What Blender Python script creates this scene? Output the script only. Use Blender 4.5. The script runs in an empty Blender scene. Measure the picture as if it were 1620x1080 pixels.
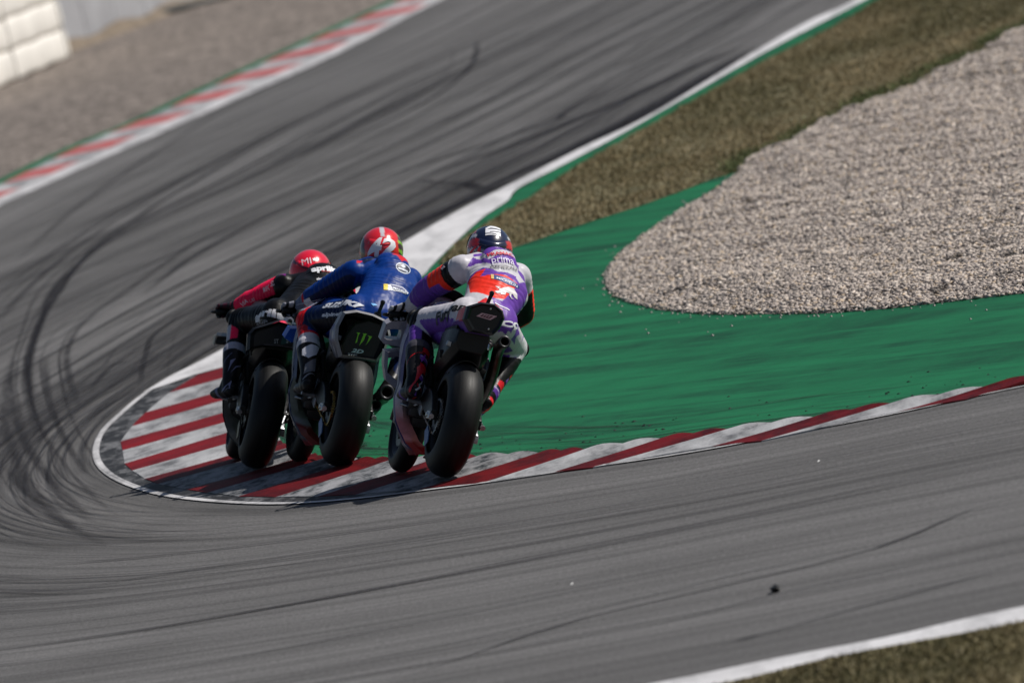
import bpy, bmesh, math, random
import numpy as np
from mathutils import Vector, Matrix, Quaternion
from mathutils.bvhtree import BVHTree

random.seed(7)
RNG = np.random.default_rng(11)
SC = bpy.context.scene
COL = SC.collection

# ------------------------------------------------------------ camera
CAM_H, PITCH, ROLL = 5.35, math.radians(3.14), math.radians(13.6)
cam_data = bpy.data.cameras.new('camera')
cam_data.sensor_width = 36.0
cam_data.lens = 500.0
cam_data.clip_start = 1.0
cam_data.clip_end = 6000.0
cam = bpy.data.objects.new('camera', cam_data)
COL.objects.link(cam)
_r0 = Vector((1, 0, 0)); _fw = Vector((0, math.cos(PITCH), -math.sin(PITCH))); _u0 = _r0.cross(_fw)
_cx = _r0 * math.cos(ROLL) - _u0 * math.sin(ROLL)
_cy = _r0 * math.sin(ROLL) + _u0 * math.cos(ROLL)
_m = Matrix((_cx, _cy, -_fw)).transposed().to_4x4()
_m.translation = Vector((0, 0, CAM_H))
cam.matrix_world = _m
cam_data.dof.use_dof = True
cam_data.dof.focus_distance = 85.6
cam_data.dof.aperture_fstop = 4.8
SC.camera = cam

# ------------------------------------------------------------ sky and sun
SUN_DIR = Vector((0.67, 0.10, 0.735)).normalized()
world = bpy.data.worlds.new('World')
SC.world = world
world.use_nodes = True
wn = world.node_tree.nodes
sky = wn.new('ShaderNodeTexSky')
sky.sky_type = 'NISHITA'
sky.sun_disc = False
sky.sun_elevation = math.asin(SUN_DIR.z)
sky.sun_rotation = math.atan2(SUN_DIR.x, SUN_DIR.y)
sky.air_density = 1.0
sky.dust_density = 1.2
wn['Background'].inputs['Strength'].default_value = 0.055
world.node_tree.links.new(sky.outputs[0], wn['Background'].inputs['Color'])
sun_data = bpy.data.lights.new('sun', 'SUN')
sun_data.energy = 4.4
sun_data.angle = math.radians(0.53)
sun_data.color = (1.0, 0.955, 0.89)
sun = bpy.data.objects.new('sun', sun_data)
sun.rotation_euler = SUN_DIR.to_track_quat('Z', 'Y').to_euler()
COL.objects.link(sun)
SC.view_settings.view_transform = 'Standard'
SC.view_settings.look = 'None'
SC.view_settings.gamma = 1.0
SC.view_settings.exposure = 0.06
SC.cycles.transparent_max_bounces = 32

# ------------------------------------------------------------ helpers
def s2l(r, g, b):
    f = lambda c: (c / 255) / 12.92 if c / 255 <= 0.04045 else ((c / 255 + 0.055) / 1.055) ** 2.4
    return (f(r), f(g), f(b))

def tag(o, label=None, cat=None, group=None, kind=None):
    if label: o['label'] = label
    if cat: o['category'] = cat
    if group: o['group'] = group
    if kind: o['kind'] = kind
    return o

def empty(name, loc=(0, 0, 0)):
    o = bpy.data.objects.new(name, None)
    o.empty_display_size = 0.1
    o.location = loc
    COL.objects.link(o)
    return o

def mesh_obj(name, verts, faces, mat, parent=None, smooth=False, col=None, mats=None, midx=None, uv=None):
    me = bpy.data.meshes.new(name)
    me.from_pydata([tuple(v) for v in verts], [], [tuple(f) for f in faces])
    me.update()
    if smooth:
        me.polygons.foreach_set('use_smooth', [True] * len(me.polygons))
    if col is not None:
        a = me.color_attributes.new('col', 'FLOAT_COLOR', 'POINT')
        c = np.ones((len(me.vertices), 4), 'f'); c[:, :3] = np.asarray(col, 'f')
        a.data.foreach_set('color', c.ravel())
    if mat is not None: me.materials.append(mat)
    for m in (mats or []): me.materials.append(m)
    if midx is not None: me.polygons.foreach_set('material_index', midx)
    if uv is not None:
        ul = me.uv_layers.new(name='UVMap')
        vi = np.empty(len(me.loops), 'i'); me.loops.foreach_get('vertex_index', vi)
        ul.data.foreach_set('uv', np.asarray(uv, 'f')[vi].ravel())
    o = bpy.data.objects.new(name, me)
    COL.objects.link(o)
    if parent is not None: o.parent = parent
    return o

def fast_mesh(name, V, Fc, mat, nper, col=None, parent=None):
    """big mesh from numpy arrays; Fc is (n, nper)"""
    me = bpy.data.meshes.new(name)
    me.vertices.add(len(V)); me.vertices.foreach_set('co', np.asarray(V, 'f').ravel())
    me.loops.add(len(Fc) * nper); me.loops.foreach_set('vertex_index', np.asarray(Fc, 'i').ravel())
    me.polygons.add(len(Fc)); me.polygons.foreach_set('loop_start', np.arange(0, len(Fc) * nper, nper, dtype='i'))
    try: me.polygons.foreach_set('loop_total', np.full(len(Fc), nper, 'i'))
    except Exception: pass
    me.update(calc_edges=True); me.validate()
    if col is not None:
        a = me.color_attributes.new('col', 'FLOAT_COLOR', 'POINT')
        c = np.ones((len(V), 4), 'f'); c[:, :3] = col
        a.data.foreach_set('color', c.ravel())
    me.materials.append(mat)
    o = bpy.data.objects.new(name, me); COL.objects.link(o)
    if parent is not None: o.parent = parent
    return o

class MB:
    """collects simple shapes and links them as one mesh"""
    def __init__(s): s.v = []; s.f = []
    def add(s, v, f):
        n = len(s.v); s.v += [tuple(p) for p in v]; s.f += [tuple(i + n for i in q) for q in f]; return s
    def box(s, c, d, rot=None, bev=0.0):
        hx, hy, hz = d[0] / 2, d[1] / 2, d[2] / 2
        b = min(bev, hx * .9, hy * .9, hz * .9)
        if b <= 0:
            P = [Vector((x * hx, y * hy, z * hz)) for x in (-1, 1) for y in (-1, 1) for z in (-1, 1)]
            F = [(0, 1, 3, 2), (4, 6, 7, 5), (0, 4, 5, 1), (2, 3, 7, 6), (0, 2, 6, 4), (1, 5, 7, 3)]
        else:
            bm = bmesh.new(); bmesh.ops.create_cube(bm, size=1)
            for v in bm.verts: v.co = Vector((v.co.x * 2 * hx, v.co.y * 2 * hy, v.co.z * 2 * hz))
            bmesh.ops.bevel(bm, geom=bm.edges[:], offset=b, segments=2, affect='EDGES', profile=0.6)
            bm.verts.index_update()
            P = [v.co.copy() for v in bm.verts]; F = [[v.index for v in f.verts] for f in bm.faces]; bm.free()
        R = rot if rot is not None else Matrix.Identity(3)
        return s.add([R @ p + Vector(c) for p in P], F)
    def tube(s, pts, r, n=10, cap=True, squash=1.0, lat=None):
        pts = [Vector(p) for p in pts]; m = len(pts)
        rr = list(r) if hasattr(r, '__len__') else [r] * m
        V = []; F = []
        up = Vector(lat) if lat is not None else None
        prev = None
        for i, p in enumerate(pts):
            t = (pts[min(i + 1, m - 1)] - pts[max(i - 1, 0)]).normalized()
            if up is not None: a = (up - t * up.dot(t)).normalized()
            elif prev is None:
                q = Vector((0, 0, 1)) if abs(t.z) < .9 else Vector((1, 0, 0)); a = (q - t * q.dot(t)).normalized()
            else: a = (prev - t * prev.dot(t)).normalized()
            prev = a; b = t.cross(a)
            for k in range(n):
                th = 2 * math.pi * k / n
                V.append(p + a * (rr[i] * math.cos(th)) + b * (rr[i] * squash * math.sin(th)))
        for i in range(m - 1):
            for k in range(n):
                F.append((i * n + k, i * n + (k + 1) % n, (i + 1) * n + (k + 1) % n, (i + 1) * n + k))
        if cap: F.append(tuple(range(n - 1, -1, -1))); F.append(tuple((m - 1) * n + k for k in range(n)))
        return s.add(V, F)
    def lathe(s, prof, c, axis=(1, 0, 0), n=48, closed=False):
        ax = Vector(axis).normalized()
        q = Vector((0, 0, 1)) if abs(ax.z) < .9 else Vector((0, 1, 0))
        a = (q - ax * q.dot(ax)).normalized(); b = ax.cross(a); V = []; F = []; m = len(prof)
        for k in range(n):
            th = 2 * math.pi * k / n; d = a * math.cos(th) + b * math.sin(th)
            for (h, r) in prof: V.append(Vector(c) + ax * h + d * r)
        for k in range(n):
            for j in range(m if closed else m - 1):
                j2 = (j + 1) % m; k2 = (k + 1) % n
                F.append((k * m + j, k * m + j2, k2 * m + j2, k2 * m + j))
        return s.add(V, F)
    def loft(s, secs, cap=True):
        m = len(secs); n = len(secs[0]); V = [p for q in secs for p in q]; F = []
        for i in range(m - 1):
            for k in range(n):
                F.append((i * n + k, i * n + (k + 1) % n, (i + 1) * n + (k + 1) % n, (i + 1) * n + k))
        if cap: F.append(tuple(range(n - 1, -1, -1))); F.append(tuple((m - 1) * n + k for k in range(n)))
        return s.add(V, F)
    def prism(s, poly, d):
        """poly: 3-D outline, extruded by vector d"""
        n = len(poly); d = Vector(d); A = [Vector(p) for p in poly]
        return s.add(A + [p + d for p in A], [tuple(range(n))[::-1], tuple(range(n, 2 * n))] + [(k, (k + 1) % n, n + (k + 1) % n, n + k) for k in range(n)])
    def build(s, name, mat, parent=None, smooth=False, col=None, label=None, auto=None, bevel=0.0):
        c = None
        if col is not None:
            c = np.array([col(Vector(v)) for v in s.v]) if callable(col) else np.tile(np.array(col), (len(s.v), 1))
        o = mesh_obj(name, s.v, s.f, mat, parent, smooth, c)
        bm = bmesh.new(); bm.from_mesh(o.data); bmesh.ops.recalc_face_normals(bm, faces=bm.faces); bm.to_mesh(o.data); bm.free()
        if auto is not None:
            o.data.polygons.foreach_set('use_smooth', [True] * len(o.data.polygons))
            o.data.set_sharp_from_angle(angle=math.radians(auto))
        if bevel:
            md = o.modifiers.new('bevel', 'BEVEL'); md.width = bevel; md.segments = 2; md.limit_method = 'ANGLE'; md.angle_limit = math.radians(35)
        if label: o['label'] = label
        return o

def resample(pts, n):
    """Catmull-Rom through pts, n samples even along the chord"""
    P = np.array(pts, float)
    if len(P) == 2: return np.array([P[0] + (P[1] - P[0]) * t for t in np.linspace(0, 1, n)])
    P2 = np.vstack([2 * P[0] - P[1], P, 2 * P[-1] - P[-2]]); out = []
    for i in range(1, len(P2) - 2):
        p0, p1, p2, p3 = P2[i - 1:i + 3]
        for t in np.linspace(0, 1, 16, endpoint=False):
            out.append(.5 * (2 * p1 + (p2 - p0) * t + (2 * p0 - 5 * p1 + 4 * p2 - p3) * t * t + (3 * p1 - p0 - 3 * p2 + p3) * t ** 3))
    out.append(P[-1]); out = np.array(out)
    L = np.r_[0, np.cumsum(np.linalg.norm(np.diff(out, axis=0), axis=1))]
    s = np.linspace(0, L[-1], n)
    return np.stack([np.interp(s, L, out[:, k]) for k in range(P.shape[1])], 1)

def in_poly(x, y, poly):
    x = np.asarray(x); y = np.asarray(y); ins = np.zeros(x.shape, bool)
    n = len(poly); j = n - 1
    for i in range(n):
        xi, yi = poly[i][0], poly[i][1]; xj, yj = poly[j][0], poly[j][1]
        c = ((yi > y) != (yj > y)) & (x < (xj - xi) * (y - yi) / ((yj - yi) if yj != yi else 1e-12) + xi)
        ins ^= c; j = i
    return ins

_lat = RNG.random((64, 64))
def vnoise(x, y):
    """smooth value noise, period 64"""
    xi = np.floor(x).astype(int); yi = np.floor(y).astype(int); fx = x - xi; fy = y - yi
    fx = fx * fx * (3 - 2 * fx); fy = fy * fy * (3 - 2 * fy)
    a = _lat[xi % 64, yi % 64]; b = _lat[(xi + 1) % 64, yi % 64]; c = _lat[xi % 64, (yi + 1) % 64]; d = _lat[(xi + 1) % 64, (yi + 1) % 64]
    return (a * (1 - fx) + b * fx) * (1 - fy) + (c * (1 - fx) + d * fx) * fy

# ------------------------------------------------------------ materials
def new_mat(name):
    m = bpy.data.materials.new(name); m.use_nodes = True
    nt = m.node_tree; b = nt.nodes['Principled BSDF']
    return m, nt, b

def N(nt, typ, **kw):
    n = nt.nodes.new(typ)
    for k, v in kw.items():
        if k in n.inputs.keys(): n.inputs[k].default_value = v
        else: setattr(n, k, v)
    return n

def ramp(nt, fac, stops):
    r = nt.nodes.new('ShaderNodeValToRGB'); e = r.color_ramp.elements
    while len(e) > 1: e.remove(e[-1])
    e[0].position = stops[0][0]; e[0].color = (*stops[0][1], 1) if len(stops[0][1]) == 3 else stops[0][1]
    for p, c in stops[1:]:
        q = e.new(p); q.color = (*c, 1)
    nt.links.new(fac, r.inputs[0]); return r.outputs[0]

def g3(v): return (v, v, v)

def mixc(nt, fac, a, b, mode='MIX'):
    m = nt.nodes.new('ShaderNodeMix'); m.data_type = 'RGBA'; m.blend_type = mode
    for sock, val in ((m.inputs[0], fac), (m.inputs[6], a), (m.inputs[7], b)):
        if hasattr(val, 'is_linked'): nt.links.new(val, sock)
        elif isinstance(val, (int, float)): sock.default_value = val
        else: sock.default_value = (*val, 1)
    return m.outputs[2]

def noise(nt, vec, scale, detail=4, rough=.6):
    n = N(nt, 'ShaderNodeTexNoise'); n.inputs['Scale'].default_value = scale
    n.inputs['Detail'].default_value = detail; n.inputs['Roughness'].default_value = rough
    if vec is not None: nt.links.new(vec, n.inputs['Vector'])
    return n.outputs['Fac']

def objco(nt, scale=None, out='Object'):
    t = nt.nodes.new('ShaderNodeTexCoord'); o = t.outputs[out]
    if scale is not None:
        m = nt.nodes.new('ShaderNodeMapping'); m.inputs['Scale'].default_value = scale
        nt.links.new(o, m.inputs['Vector']); o = m.outputs[0]
    return o

def bump(nt, b, h, strength, dist):
    n = nt.nodes.new('ShaderNodeBump'); n.inputs['Strength'].default_value = strength; n.inputs['Distance'].default_value = dist
    nt.links.new(h, n.inputs['Height']); nt.links.new(n.outputs[0], b.inputs['Normal'])

def plain(name, c, rough=.5, metal=0.0, coat=0.0, var=.12, vs=14.0, spec=.5, bmp=0.0):
    """one-coloured stuff with a little grime and unevenness"""
    m, nt, b = new_mat(name); o = objco(nt)
    f = noise(nt, o, vs, 5)
    c2 = tuple(x * (1 - var) for x in c); c3 = tuple(min(1, x * (1 + var)) for x in c)
    nt.links.new(ramp(nt, f, [(.3, c2), (.7, c3)]), b.inputs['Base Color'])
    nt.links.new(ramp(nt, noise(nt, o, vs * 1.7, 3), [(.3, g3(max(.02, rough - .08))), (.7, g3(min(1, rough + .1)))]), b.inputs['Roughness'])
    b.inputs['Metallic'].default_value = metal; b.inputs['Coat Weight'].default_value = coat
    b.inputs['Coat Roughness'].default_value = .08; b.inputs['Specular IOR Level'].default_value = spec
    if bmp: bump(nt, b, noise(nt, o, vs * 6, 4), bmp, .004)
    return m

def vcol(name, rough=.4, coat=0.0, spec=.5, crease=0.0, grime=.15, fine=0.0):
    """painted stuff whose colours are stored on the mesh"""
    m, nt, b = new_mat(name); o = objco(nt)
    a = nt.nodes.new('ShaderNodeAttribute'); a.attribute_name = 'col'
    f = ramp(nt, noise(nt, o, 22, 5), [(.3, g3(1 - grime)), (.65, g3(1.0))])
    nt.links.new(mixc(nt, 1.0, a.outputs['Color'], f, 'MULTIPLY'), b.inputs['Base Color'])
    nt.links.new(ramp(nt, noise(nt, o, 12, 2), [(.3, g3(max(.03, rough - .05))), (.7, g3(rough + .05))]), b.inputs['Roughness'])
    b.inputs['Coat Weight'].default_value = coat; b.inputs['Coat Roughness'].default_value = .1
    b.inputs['Specular IOR Level'].default_value = spec
    if crease:
        n1 = noise(nt, objco(nt, (7, 10, 22)), 1, 1, .4); n2 = noise(nt, objco(nt, (30, 24, 10)), 1, 1, .3)
        ad = nt.nodes.new('ShaderNodeMath'); ad.operation = 'ADD'; nt.links.new(n1, ad.inputs[0]); nt.links.new(n2, ad.inputs[1])
        bump(nt, b, ad.outputs[0], crease, .02)
    elif fine: bump(nt, b, noise(nt, o, 60, 3), fine, .004)
    return m

RUBBER = plain('tyre_rubber', (.0045, .0045, .005), .40, var=.4, vs=9, spec=.26, bmp=.1)
def tyre_mat():
    m, nt, b = new_mat('scrubbed_tyre_rubber'); o = objco(nt); st = objco(nt, (70, 1.2, 1.2)); st2 = objco(nt, (14, .8, .8))
    c = ramp(nt, noise(nt, st, 1, 4, .7), [(.3, g3(.0025)), (.7, g3(.009))])
    c = mixc(nt, 1.0, c, ramp(nt, noise(nt, st2, 1, 3), [(.35, g3(.7)), (.65, g3(1.5))]), 'MULTIPLY')
    nt.links.new(c, b.inputs['Base Color']); nt.links.new(ramp(nt, noise(nt, st, 1, 3, .6), [(.3, g3(.46)), (.7, g3(.62))]), b.inputs['Roughness'])
    b.inputs['Specular IOR Level'].default_value = .26; bump(nt, b, noise(nt, objco(nt, (50, 18, 18)), 1, 4, .7), .18, .004)
    return m
RUBBER = tyre_mat()
CARBON = plain('carbon_black', (.005, .005, .0055), .36, coat=.05, var=.3, vs=40, spec=.3)
MATTE = plain('matte_black', (.005, .005, .0055), .55, var=.3, vs=25, spec=.25)
STEEL = plain('bare_steel', (.55, .54, .52), .28, metal=1.0, vs=30)
DARKSTEEL = plain('heat_stained_steel', (.07, .062, .055), .34, metal=1.0, vs=16, var=.35)
ALLOY = plain('machined_alloy', (.36, .37, .39), .4, metal=.9, vs=30)
DALLOY = plain('dark_alloy', (.03, .03, .033), .4, metal=.6, vs=30)
GOLD = plain('gold_chain', (.55, .38, .12), .35, metal=1.0, vs=60)
BLUEMETAL = plain('bluish_metal', (.07, .13, .28), .4, metal=.5, vs=30)  # bluish half-metallic tone used on two chain guards
SMOKE = plain('smoked_screen', (.02, .02, .025), .08, coat=.5, var=.1)
PAINT = vcol('bike_paint', .42, coat=.15, spec=.35, grime=.25, fine=.05)
LEATHER = vcol('race_leather', .40, spec=.16, crease=.22, grime=.14)
GLOSS = vcol('helmet_lacquer', .22, coat=.6, grime=.08)
DEC = {}
def decal_mat(c):
    k = tuple(round(x, 3) for x in c)
    if k not in DEC: DEC[k] = plain('printed_ink', c, .45, var=.06, vs=30)
    return DEC[k]

# ------------------------------------------------------------ ground plan in metres
KERB_BORDERS = [((2.433,80.536),(3.094,81.0)),((2.045,80.873),(2.58,80.901)),((1.255,81.206),(2.037,81.494)),((0.976,81.751),(1.603,81.877)),((0.285,82.434),(1.104,82.685)),((0.035,82.847),(0.721,83.27)),((-0.369,83.415),(0.268,83.985)),((-0.734,84.24),(0.005,84.633)),((-1.126,85.152),(-0.371,85.771)),((-1.361,85.835),(-0.593,86.499)),((-1.628,86.754),(-0.886,87.434)),((-1.868,87.697),(-1.096,88.242)),((-2.079,88.841),(-1.319,89.16)),((-2.222,89.68),(-1.389,89.821)),((-2.419,90.98),(-1.558,91.203)),((-2.518,91.867),(-1.619,92.121)),((-2.62,93.105),(-1.646,93.542)),((-2.686,94.092),(-1.66,94.88)),((-2.722,95.678),(-1.655,96.033)),((-2.752,96.784),(-1.642,97.255)),((-2.694,98.3),(-1.621,98.866)),((-2.612,99.624),(-1.598,100.121)),((-2.464,101.43),(-1.556,101.748)),((-2.269,102.877),(-1.513,103.428))]
EDGE_LINE = [(3.742,79.662),(2.761,80.48),(2.101,80.745),(1.487,81.177),(0.864,81.681),(0.244,82.563),(-0.389,83.464),(-0.604,83.849),(-1.063,84.656),(-1.503,85.735),(-1.882,87.173),(-2.284,89.189),(-2.551,91.049),(-2.767,93.155),(-2.891,95.171),(-2.93,97.002),(-2.908,98.656),(-2.806,100.276),(-2.664,102.04),(-2.48,103.545),(-2.299,104.449),(-2.084,105.667)]
WHITE_UP = [(-2.668,102.294),(-2.481,103.632),(-2.299,104.449),(-2.084,105.667),(-1.496,109.628),(-1.089,112.692),(-0.661,115.498),(-0.204,118.534),(0.369,121.599),(1.024,125.088),(1.707,128.381),(2.97,137.077),(3.638,141.292),(4.206,143.812),(5.527,152.153)]
WHITE_LO = [(-2.271,102.993),(-2.064,103.023),(-1.524,104.168),(-1.246,106.134),(-0.9,107.807),(-0.576,109.094),(-0.459,110.649),(-0.298,112.793),(-0.007,116.312),(0.238,118.325),(0.348,120.064),(0.741,122.233),(1.259,125.098),(1.748,128.124),(2.924,135.575),(3.566,139.225),(4.286,143.168),(5.642,151.623)]
GREEN_STRIP = [(-0.576,109.094),(-0.42,110.458),(-0.227,113.295),(0.144,115.983),(0.379,117.563),(0.607,119.385),(0.969,122.122),(1.493,125.108),(1.881,127.588),(2.864,133.67),(3.414,136.3),(3.919,139.139),(4.385,142.371),(5.763,150.508)]
GRASS_LO = [(-0.42,110.458),(-0.186,110.126),(0.04,110.039),(0.215,110.312),(0.386,110.61),(0.769,111.341),(1.201,111.963),(1.553,112.706),(1.871,113.556),(2.09,113.774),(2.35,115.401),(2.539,115.701),(2.926,117.766),(3.19,118.908),(3.557,120.466),(3.831,121.217),(4.169,122.83),(4.654,124.51),(4.93,126.292),(5.209,126.888),(6.033,129.137),(7.089,132.759)]
GRAVEL_LO = [(2.078,113.356),(1.808,111.306),(1.52,109.808),(1.295,108.169),(1.083,106.648),(0.934,105.378),(0.828,103.948),(0.772,102.605),(0.753,101.219),(0.78,99.836),(0.896,98.249),(1.041,96.81),(1.27,95.26),(1.472,94.254),(1.993,92.032),(2.367,90.867),(2.745,89.993),(3.19,89.017),(3.856,87.842),(4.941,86.151)]
FARK_LO = [(-6.288,133.079),(-4.724,144.156),(-2.846,155.562),(-1.302,164.779),(0.157,176.33),(1.973,188.007)]
FARK_MID = [(-6.37,135.262),(-4.777,146.373),(-2.872,158.147),(-1.302,167.228),(0.081,176.939),(1.814,188.821)]
FARK_UP = [(-6.454,137.518),(-4.835,148.838),(-4.055,154.709),(-3.286,158.867),(-2.57,164.099),(-1.805,169.223),(-1.031,174.482),(-0.267,179.736),(1.433,192.369)]
BOT_UP = [(0.291,66.275),(0.878,66.012),(1.389,65.7),(2.013,65.575)]
BOT_LO = [(0.59,65.364),(1.042,65.346),(1.432,65.133),(1.973,64.782)]
TYRE_MARKS = [([(-1.882,128.357),(-2.388,125.717),(-2.658,123.037),(-3.039,118.68),(-3.312,115.628),(-3.4,112.448),(-3.359,108.901),(-3.192,103.571),(-3.092,101.662)],0.16,0.5),([(-1.737,120.849),(-2.491,116.612),(-2.943,113.952),(-3.206,112.814)],0.14,0.6),([(0.455,159.409),(-1.565,147.573),(-2.758,137.211),(-3.187,132.523),(-3.524,127.823),(-3.701,120.304),(-3.741,113.953),(-3.673,108.66),(-3.515,103.371),(-3.329,98.478)],0.2,0.75),([(0.697,155.469),(-1.295,144.189),(-2.513,135.862),(-3.265,130.475),(-3.706,123.375),(-3.732,115.749),(-3.67,109.433),(-3.472,103.355)],0.2,0.6),([(-1.961,145.751),(-3.108,137.142),(-3.73,131.712),(-4.271,125.06)],0.18,0.55),([(-1.432,150.291),(-2.702,139.825),(-3.527,131.821),(-4.007,123.477),(-4.154,117.838)],0.22,0.5),([(-2.7,102.994),(-2.717,107.81),(-2.623,111.153),(-1.929,115.397),(-1.295,118.605)],0.12,0.6),([(-3.116,104.394),(-3.006,106.785),(-2.857,107.977)],0.16,0.55),([(-2.987,107.136),(-2.894,107.431)],0.28,0.55),([(-3.086,100.256),(-2.947,101.62),(-2.805,102.7),(-2.742,103.572)],0.16,0.6),([(-3.876,112.758),(-3.769,107.016),(-3.484,99.591),(-3.135,93.406),(-2.794,88.42)],0.2,0.5),([(-3.868,109.135),(-3.673,101.83),(-3.321,94.095),(-2.968,89.037),(-2.628,85.523)],0.2,0.4),([(-3.592,111.527),(-3.448,105.687),(-3.244,100.132),(-2.918,93.258)],0.16,0.5),([(-3.629,97.985),(-3.23,91.826),(-2.864,87.78)],0.2,0.35),([(4.001,141.165),(2.204,131.845),(1.248,126.306),(0.723,122.472),(0.147,121.174),(-0.369,119.047),(-1.083,115.861),(-1.556,113.915)],0.22,0.9),([(3.008,138.304),(1.876,130.743),(0.878,124.967),(0.277,122.636),(-0.192,120.526)],0.2,1.0),([(2.914,139.369),(1.371,132.391),(0.355,128.767),(-0.363,127.312),(-0.831,126.577)],0.16,0.7),([(1.545,137.94),(0.963,133.381),(0.885,132.3),(0.261,130.787),(-0.585,129.266),(-1.058,129.179),(-1.873,126.389),(-2.522,121.906),(-2.904,117.208)],0.15,0.8),([(0.411,158.635),(0.315,152.989),(0.059,147.915),(-0.443,143.113),(-1.038,140.158),(-1.611,138.088)],0.15,0.8),([(-0.54,126.954),(-0.267,124.764),(-0.027,123.162),(0.071,121.847)],0.16,0.7),([(-0.128,124.381),(-0.03,122.795),(0.092,121.224)],0.22,1.0),([(-0.113,120.101),(-0.641,119.058),(-1.08,117.514),(-1.719,115.756),(-2.218,112.0),(-2.455,110.211)],0.18,0.8),([(-0.421,119.325),(-0.758,117.345),(-1.189,115.303)],0.18,0.7),([(-1.496,109.628),(-1.887,107.656),(-2.217,105.987),(-2.437,103.945),(-2.605,102.197)],0.2,0.6),([(-2.142,108.803),(-2.376,107.3),(-2.588,104.583)],0.16,0.5),([(-0.681,167.773),(-2.166,158.815),(-3.13,148.573),(-3.835,138.813),(-4.253,129.265)],0.25,0.35),([(1.498,160.678),(-0.039,152.441),(-1.16,146.783),(-2.063,139.953)],0.22,0.4),([(2.717,151.18),(1.206,143.865),(-0.152,138.763),(-1.048,134.811),(-1.895,131.078)],0.18,0.4),([(3.597,146.476),(1.71,136.833),(0.511,131.528),(-0.464,129.694),(-1.295,126.493),(-1.965,122.003)],0.18,0.5),([(-2.623,78.315),(-1.366,77.106),(-0.073,76.176),(1.057,75.484),(2.472,74.724)],0.12,0.6),([(-3.263,82.578),(-2.774,82.774),(-1.668,81.4),(-0.419,79.703),(0.787,78.323)],0.1,0.45),([(-0.974,70.128),(-0.054,71.233),(0.597,71.176),(1.511,71.187),(2.083,72.243),(2.418,72.32)],0.12,0.75),([(-1.362,72.141),(-0.376,71.614),(0.414,71.695),(1.264,71.574),(2.274,70.776)],0.1,0.45),([(-0.079,69.82),(0.558,69.687),(0.972,69.846),(1.512,69.585),(2.218,69.655)],0.1,0.45),([(0.657,67.58),(0.813,67.614),(1.221,67.746),(1.755,67.89),(2.135,68.002)],0.14,0.55),([(0.682,67.582),(0.75,67.57),(0.828,67.606)],0.16,0.7),([(-3.181,79.133),(-2.079,77.757),(-1.013,76.904),(0.034,76.306),(1.235,75.619),(2.507,75.41)],0.12,0.5),([(-2.391,74.658),(-1.431,74.086),(-0.354,73.319),(0.315,73.171)],0.1,0.45),([(-0.642,79.166),(0.419,77.937),(1.46,77.08),(2.566,76.581)],0.09,0.4),([(-1.008,78.371),(0.05,77.262),(1.086,76.42),(2.111,75.829)],0.08,0.4),([(-3.352,86.334),(-2.334,83.956),(-1.371,82.249),(-0.407,80.747),(0.46,79.803)],0.1,0.35)]
POINTS = {'debris':(0.977,70.005),'f1':(1.49,78.414),'f2':(0.006,73.74),'barr0':(-6.136,182.533),'barr1':(-4.911,189.681),'cw0':(-4.93,191.594),'cw1':(-3.324,201.843),'pip0':(-4.964,193.389),'pip1':(-4.183,197.401),'pip2':(-3.391,199.38),'pip3':(-2.487,200.61),'dark':(3.058,89.24)}

# ------------------------------------------------------------ ground materials
def asphalt_mat():
    m, nt, b = new_mat('worn_asphalt')
    uv = objco(nt, (.035, 5.0, 1), 'UV'); uv2 = objco(nt, (.018, 1.1, 1), 'UV'); uv3 = objco(nt, (.12, 17.0, 1), 'UV')
    o = objco(nt)
    s1 = ramp(nt, noise(nt, uv, 1, 4, .6), [(.36, g3(.72)), (.5, g3(.96)), (.66, g3(1.08))])
    s2 = ramp(nt, noise(nt, uv2, 1, 3, .5), [(.35, g3(.78)), (.65, g3(1.1))])
    s3 = ramp(nt, noise(nt, uv3, 1, 3, .6), [(.3, g3(.92)), (.6, g3(1.03))])
    gr = ramp(nt, noise(nt, objco(nt, (1, .45, 1)), 95, 3, .8), [(.3, g3(.55)), (.5, g3(.98)), (.72, g3(1.55))])
    gr = mixc(nt, 1.0, gr, ramp(nt, noise(nt, objco(nt, (1, .4, 1)), 38, 2, .6), [(.3, g3(.8)), (.7, g3(1.16))]), 'MULTIPLY')
    pt = ramp(nt, noise(nt, o, .35, 4), [(.3, g3(.86)), (.7, g3(1.1))])
    c = mixc(nt, 1.0, (.144, .1405, .1405), s1, 'MULTIPLY')
    for q in (s2, s3, gr, pt): c = mixc(nt, 1.0, c, q, 'MULTIPLY')
    nt.links.new(c, b.inputs['Base Color']); b.inputs['Roughness'].default_value = .82
    b.inputs['Specular IOR Level'].default_value = .06
    bump(nt, b, noise(nt, o, 150, 3, .7), .5, .008)
    return m

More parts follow.
